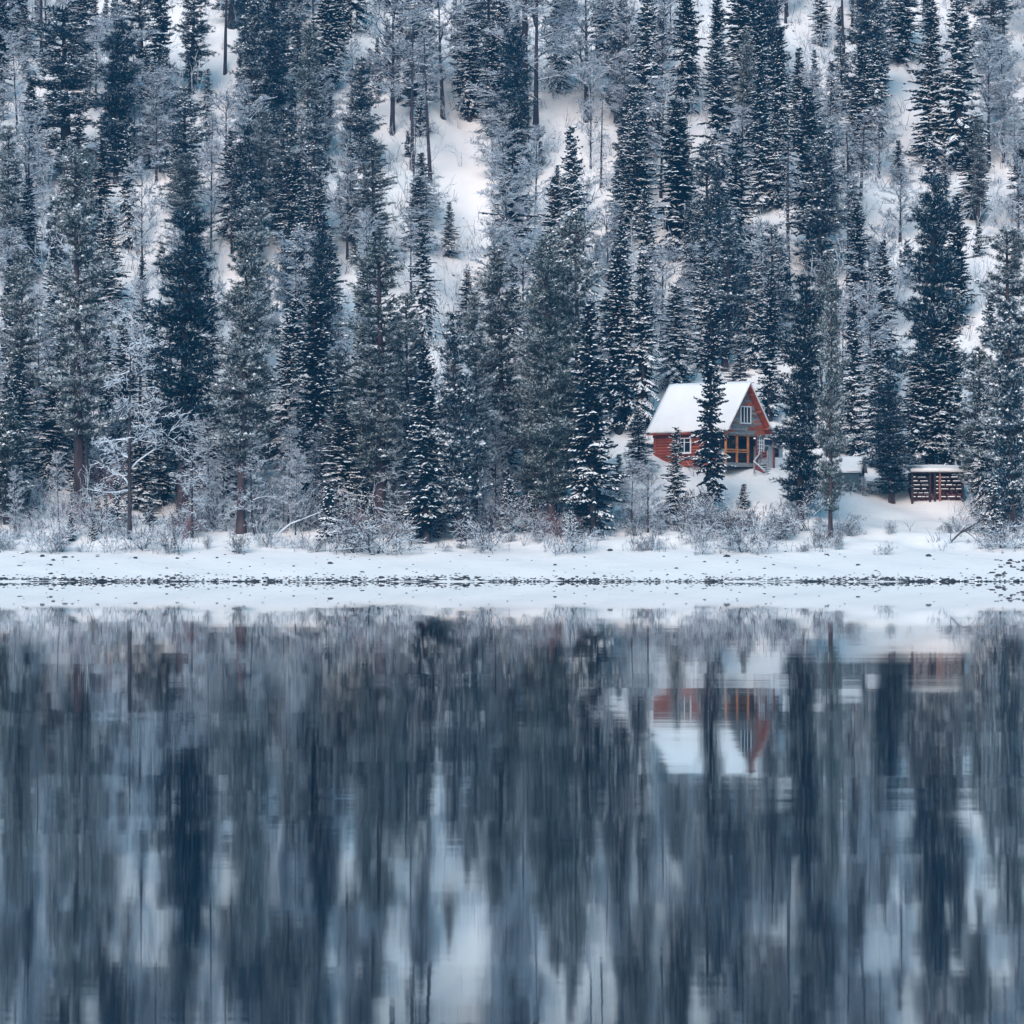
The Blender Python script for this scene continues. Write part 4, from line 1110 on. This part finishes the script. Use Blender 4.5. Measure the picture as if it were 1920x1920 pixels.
def spath(*q):
    """points given as (px, py, metres lakeward) hung in front of the ground where the first point stands"""
    X, Y, Z = at(q[0][0], q[0][1]); out = []
    for px, py, dy in q:
        yy = Y + dy; out.append((X_(px, yy), yy, zt(py, yy)))
    return out
limb('leaning_log', 'snow-topped log leaning over the bank below the dark narrow spruce', spath((512, 1008, 0), (545, 982, 0.4), (606, 958, 0.9)), 0.11, 'log', 3, 2)
limb('leaning_branch', 'dark leaning dead branch rising over the snow at the lower right', spath((1778, 1022, 0), (1800, 1000, 0), (1842, 975, 0.3), (1866, 925, 0.4)), 0.09, 'branch', 7, 3, False)
limb('bent_branch', 'thin bent branch lying on the bank below the dead frosted tree', spath((1112, 1022, 0), (1135, 1034, -0.5), (1175, 1041, -0.8)), 0.05, 'branch', 4, 4)
limb('fallen_log', 'fallen snowy log across the bank left of the long brown trunk', spath((368, 1005, 0), (395, 1028, -0.6), (430, 1015, 0.2)), 0.09, 'log', 3, 5)
limb('fallen_pole', 'thin fallen pole leaning across the bank right of centre left', spath((624, 1034, 0), (650, 1005, 0.5), (668, 985, 0.8)), 0.06, 'pole', 2, 6)
limb('fallen_log', 'dark fallen stem on the snow slope at the right edge', spath((1880, 208, 0), (1895, 222, -0.5), (1912, 240, -1.0)), 0.16, 'log', 3, 7)
limb('fallen_log', 'dark fallen trunk on snow right of the dead spar', spath((1165, 278, 0), (1182, 284, -0.2), (1203, 288, -0.4)), 0.18, 'log', 3, 8)
limb('slanting_snag', 'thin slanting snag in the snow patch at the left edge', spath((78, 682, 0), (66, 655, 0), (54, 636, 0)), 0.08, 'snag', 1, 9)

# ---------------------------------------------------------------- rocks on the beach
import bmesh
def rock_mesh(seed, capped):
    g = np.random.default_rng(seed)
    bm = bmesh.new(); bmesh.ops.create_icosphere(bm, subdivisions=2, radius=1.0)
    k = g.normal(0, 1, (5, 3)); ph = g.uniform(0, 6, 5)
    for v in bm.verts:
        c = np.array(v.co); s = 1 + sum(0.10 * math.sin(float(k[i] @ c) * 2.2 + ph[i]) for i in range(5))
        v.co = (c[0] * s * 1.25, c[1] * s, max(-0.35, c[2] * s * 0.62))
    bm.normal_update()
    me = bpy.data.meshes.new('shore_rock'); me.materials.append(M['rock']); me.materials.append(M['snow_load'])
    if capped:
        for f in bm.faces:
            if f.normal.z > 0.72: f.material_index = 1
    bm.to_mesh(me); bm.free(); return me
rocks = [rock_mesh(400 + i, i >= 4) for i in range(7)]
rocks_put = []
cl_x = [rnd.uniform(-60, 1150) if i % 4 else rnd.uniform(1150, 1980) for i in range(34)]
def put_rock(px, Y, s):
    X = (px - 960) * (Y + CAM_D) / FPX
    i = rnd.randrange(7)
    o = obj('shore_rock', rocks[i], None, (X, Y, gz(X, Y) + s * 0.08))
    o.scale = (s, s, s * rnd.uniform(0.8, 1.3)); o.rotation_euler = (rnd.uniform(-0.2, 0.2), rnd.uniform(-0.2, 0.2), rnd.uniform(0, 6.28))
    where = 'high on the snowy beach' if Y > 5 else 'along the waterline'
    rocks_put.append((px, o, i >= 4, Y > 5, s))
    tag(o, ('dark stone with a cap of snow ' if i >= 4 else 'dark bare stone ') + where, 'rock', 'snow-capped stones ' + where if i >= 4 else 'bare dark stones ' + where)
for _ in range(190):
    px = rnd.choice(cl_x) + rnd.gauss(0, 26)
    if 1130 < px < 1240 and rnd.random() < 0.6: continue
    put_rock(px, 0.12 + rnd.expovariate(1 / 0.6), rnd.uniform(0.07, 0.22))
for _ in range(34): put_rock(rnd.uniform(-40, 1960), rnd.uniform(5.2, 14), rnd.uniform(0.08, 0.22))
for _ in range(22): put_rock(rnd.uniform(1850, 1950), rnd.uniform(2.0, 10), rnd.uniform(0.08, 0.24))
# pebbles and twigs nobody could count
def scatter(name, n, fn, mats, label=None):
    V, F, mi = fn(n)
    return tag(obj(name, mesh_from(name, V, F, mats, mi)), kind='stuff')
def pebbles(n):
    g = np.random.default_rng(17)
    px = g.uniform(-100, 2020, n); Y = 0.02 + g.exponential(0.7, n) + (g.random(n) < 0.05) * g.uniform(0, 12, n)
    X = (px - 960) * (Y + CAM_D) / FPX; Z = ground(X, Y)
    s = g.uniform(0.04, 0.12, n)
    o8 = np.array([(1.3,0,0),(0,1,0),(-1.2,0,0),(0,-1,0),(0.1,0,0.6),(0,0,-0.4)])
    V = np.stack([X, Y, Z], 1)[:, None] + o8[None] * s[:, None, None] * g.uniform(0.7, 1.3, (n, 6, 1))
    f = np.array([(0,1,4),(1,2,4),(2,3,4),(3,0,4),(1,0,5),(2,1,5),(3,2,5),(0,3,5)])
    F = (np.arange(n) * 6)[:, None, None] + f[None]
    return V.reshape(-1, 3), F.reshape(-1, 3), np.zeros(n * 8, int)
scatter('beach_pebbles', 2600, pebbles, [M['rock']])
def stems(n, ylo, yhi, hmin, hmax, seed, clear_keep):
    g = np.random.default_rng(seed); P0, P1, R0, R1, sn = [], [], [], [], []
    while len(P0) < n:
        px = g.uniform(-140, 2060); Y = g.uniform(ylo, yhi); X = (px - 960) * (Y + CAM_D) / FPX
        Z = gz(X, Y); qx, qy = px_of(X, Y, Z)
        if clear_at(qx, qy) and g.random() > clear_keep: continue
        for k in range(g.integers(3, 8)):
            h = g.uniform(hmin, hmax); p = np.array((X, Y, Z - 0.05)) + np.append(g.normal(0, 0.22, 2), 0)
            d = np.array((g.normal(0, 0.3), g.normal(0, 0.3), 1.0)); q = p + d * h * 0.55; r = q + (d + g.normal(0, 0.35, 3)) * h * 0.5
            s = g.random() < 0.55
            P0.append(p); P1.append(q); R0.append(0.016); R1.append(0.012); sn.append(s)
            P0.append(q); P1.append(r); R0.append(0.012); R1.append(0.008); sn.append(s)
            w = q + (g.normal(0, 0.6, 3) + UP * 0.6) * h * 0.4
            P0.append(q); P1.append(w); R0.append(0.011); R1.append(0.007); sn.append(s)
    return prisms(P0, P1, R0, R1, sn, thick=1.4)
scatter('bank_undergrowth', 0, lambda n: stems(9000, 12, 46, 0.3, 1.1, 31, 0.05), FROST)
scatter('hillside_undergrowth', 0, lambda n: stems(42000, 46, 195, 0.4, 2.0, 32, 0.4), FROST)

# frosted brush thickets between the trees on the hillside: too tangled to count
def thickets(n):
    g = np.random.default_rng(77)
    mods = []
    for i in range(5):
        P0, P1, R0, R1 = bare_segments(500 + i, H=4.0, spread=1.6, start=0.1, limbs=7, branches=4, twigs=2, pitch=1.15, kink=0.12, arch=0.0, twig_r=0.017, limb_r=0.026, stems=0.6)
        d = unit(P1 - P0); sn = g.random(len(P0)) < 0.92
        mods.append(prisms(P0, P1, np.maximum(R0, 0.012), np.maximum(R1, 0.009), sn, thick=1.4))
    parts = []
    while len(parts) < n:
        px = g.uniform(-160, 2080); Y = g.uniform(46, 185) if g.random() < 0.72 else g.uniform(19, 46); X = (px - 960) * (Y + CAM_D) / FPX
        Z = gz(X, Y); qx, qy = px_of(X, Y, Z); s = g.uniform(0.5, 1.6) if Y > 46 else g.uniform(0.4, 1.1)
        _, qt = px_of(X, Y, Z + 4.0 * s)
        if clear_at(qx, qy) or clear_at(qx, qt) or (7 < X < 26 and Y < 50): continue
        V, F, mi = mods[g.integers(0, 5)]; a = g.uniform(0, 6.28); c, s_ = math.cos(a), math.sin(a)
        W = np.stack([V[:, 0] * c - V[:, 1] * s_, V[:, 0] * s_ + V[:, 1] * c, V[:, 2] * g.uniform(0.8, 1.2)], 1) * s + np.array((X, Y, Z))
        parts.append((W, F, mi))
    return join(parts)
scatter('frosted_thicket', 640, thickets, FROST)
def debris(n):
    g = np.random.default_rng(19)
    c = g.integers(0, 60, n); cx = g.uniform(-100, 2020, 60); cy = g.uniform(62, 180, 60)
    Y = cy[c] + g.normal(0, 6, n); px = cx[c] + g.normal(0, 45, n)
    X = (px - 960) * (Y + CAM_D) / FPX; Z = ground(X, Y); s = g.uniform(0.05, 0.17, n)
    o8 = np.array([(1.5,0,0),(0,1,0),(-1.2,0,0),(0,-1,0),(0.1,0,0.8),(0,0,-0.5)])
    V = np.stack([X, Y, Z], 1)[:, None] + o8[None] * s[:, None, None] * g.uniform(0.6, 1.4, (n, 6, 1))
    f = np.array([(0,1,4),(1,2,4),(2,3,4),(3,0,4),(1,0,5),(2,1,5),(3,2,5),(0,3,5)])
    return V.reshape(-1, 3), ((np.arange(n) * 6)[:, None, None] + f[None]).reshape(-1, 3), np.zeros(n * 8, int)
scatter('hillside_debris', 1100, debris, [M['rock']])

# ---------------------------------------------------------------- labels: each says which tree it is
LM = [('the red cabin', 1330, 800), ('the snow gully', 880, 390), ('the teal shed', 1585, 885), ('the woodshed', 1760, 905), ('the upper right clearing', 1690, 190),
      ('the big gnarled tree', 243, 800), ('the twin dark firs', 1535, 350), ('the thick grey trunk', 947, 860), ('the huge snowy pine', 125, 180), ('the black narrow spruce', 597, 740),
      ('the large round-topped pine', 712, 700), ('the strong dark spruce', 1270, 340), ('the tall broad dark pine', 1743, 560), ('the broad dark pine', 343, 640), ('the broad frosted birch', 1005, 100)]
ORD = ['leftmost', 'second from left', 'third from left', 'fourth from left', 'fifth from left', 'sixth from left', 'seventh from left', 'eighth from left', 'ninth from left', 'tenth from left',
       'eleventh from left', 'twelfth from left', 'thirteenth from left', 'fourteenth from left', 'fifteenth from left', 'sixteenth from left', 'seventeenth from left', 'eighteenth from left', 'nineteenth from left', 'twentieth from left']
pend = {}
for px, o, cap, high, s in rocks_put:
    if not 0 < px < 1920:
        pend.setdefault(('snow-capped stone ' if cap else 'bare dark stone ') + ('up the beach ' if high else 'at the waterline ') + ('beyond the left edge' if px < 0 else 'beyond the right edge'), []).append((px, o)); continue
    names = ['at the far left', 'below the broad dark pine', 'below the narrow spruce', 'below the round-topped pine', 'below the thick trunk', 'left of the cabin', 'below the red cabin', 'below the teal shed', 'below the woodshed']
    size = 'large ' if s > 0.22 else 'small ' if s < 0.13 else ''
    pend.setdefault(size + ('snow-capped stone ' if cap else 'bare dark stone ') + ('up the beach ' if high else 'at waterline ') + names[min(8, int(px / 213.4))] + (', left side' if (px / 213.4) % 1 < 0.5 else ', right side'), []).append((px, o))
for p in placed:
    root, key, px, py, pt, H, lab = p
    if lab: root['label'] = lab; continue
    H0 = KINDS[key][0][2]
    size = 'tall ' if H > 0.85 * H0 else 'short ' if H < 0.6 * H0 else ''
    if not -15 < px < 1935:
        pend.setdefault(size + LOOK[key] + (' beyond the left edge' if px < 0 else ' beyond the right edge'), []).append((px, root)); continue
    cy = (py + pt) / 2
    best = min(LM, key=lambda l: abs(l[1] - px) + 0.8 * abs(l[2] - cy))
    if key in ('shrub', 'red_shrub', 'sapling') and py > 900:
        seg = int(px // 240); names = ['at the far left', 'below the broad dark pine', 'left of centre', 'below the round-topped pine', 'below the thick grey trunk', 'below the red cabin', 'by the teal shed', 'below the woodshed']
        base = size + LOOK[key] + ' on the bank ' + names[min(seg, 7)]
    else:
        dx, dy = px - best[1], cy - best[2]
        rel = ('left of ' if dx < 0 else 'right of ') if abs(dx) > abs(dy) * 0.7 else ('above ' if dy < 0 else 'below ')
        base = size + LOOK[key] + ' ' + rel + best[0]
    pend.setdefault(base, []).append((px, root))
for base, lst in pend.items():
    lst.sort(key=lambda a: a[0])
    if len(lst) == 1: lst[0][1]['label'] = base; continue
    for i, (_, root) in enumerate(lst):
        root['label'] = base + ', ' + ('rightmost' if i == len(lst) - 1 else ORD[min(i, 19)])

# ---------------------------------------------------------------- cold winter air over the lake
hz = MB().box(-710, 710, -430, 430, -21.5, 175)
hm = bpy.data.materials.new('haze'); hm.use_nodes = True
for n in list(hm.node_tree.nodes): hm.node_tree.nodes.remove(n)
ho = hm.node_tree.nodes.new('ShaderNodeOutputMaterial'); hv = hm.node_tree.nodes.new('ShaderNodeVolumePrincipled')
hv.inputs['Color'].default_value = (0.09, 0.50, 1.0, 1); hv.inputs['Density'].default_value = 0.00026
hm.node_tree.links.new(hv.outputs[0], ho.inputs['Volume'])
tag(hz.build('haze', hm), kind='stuff')
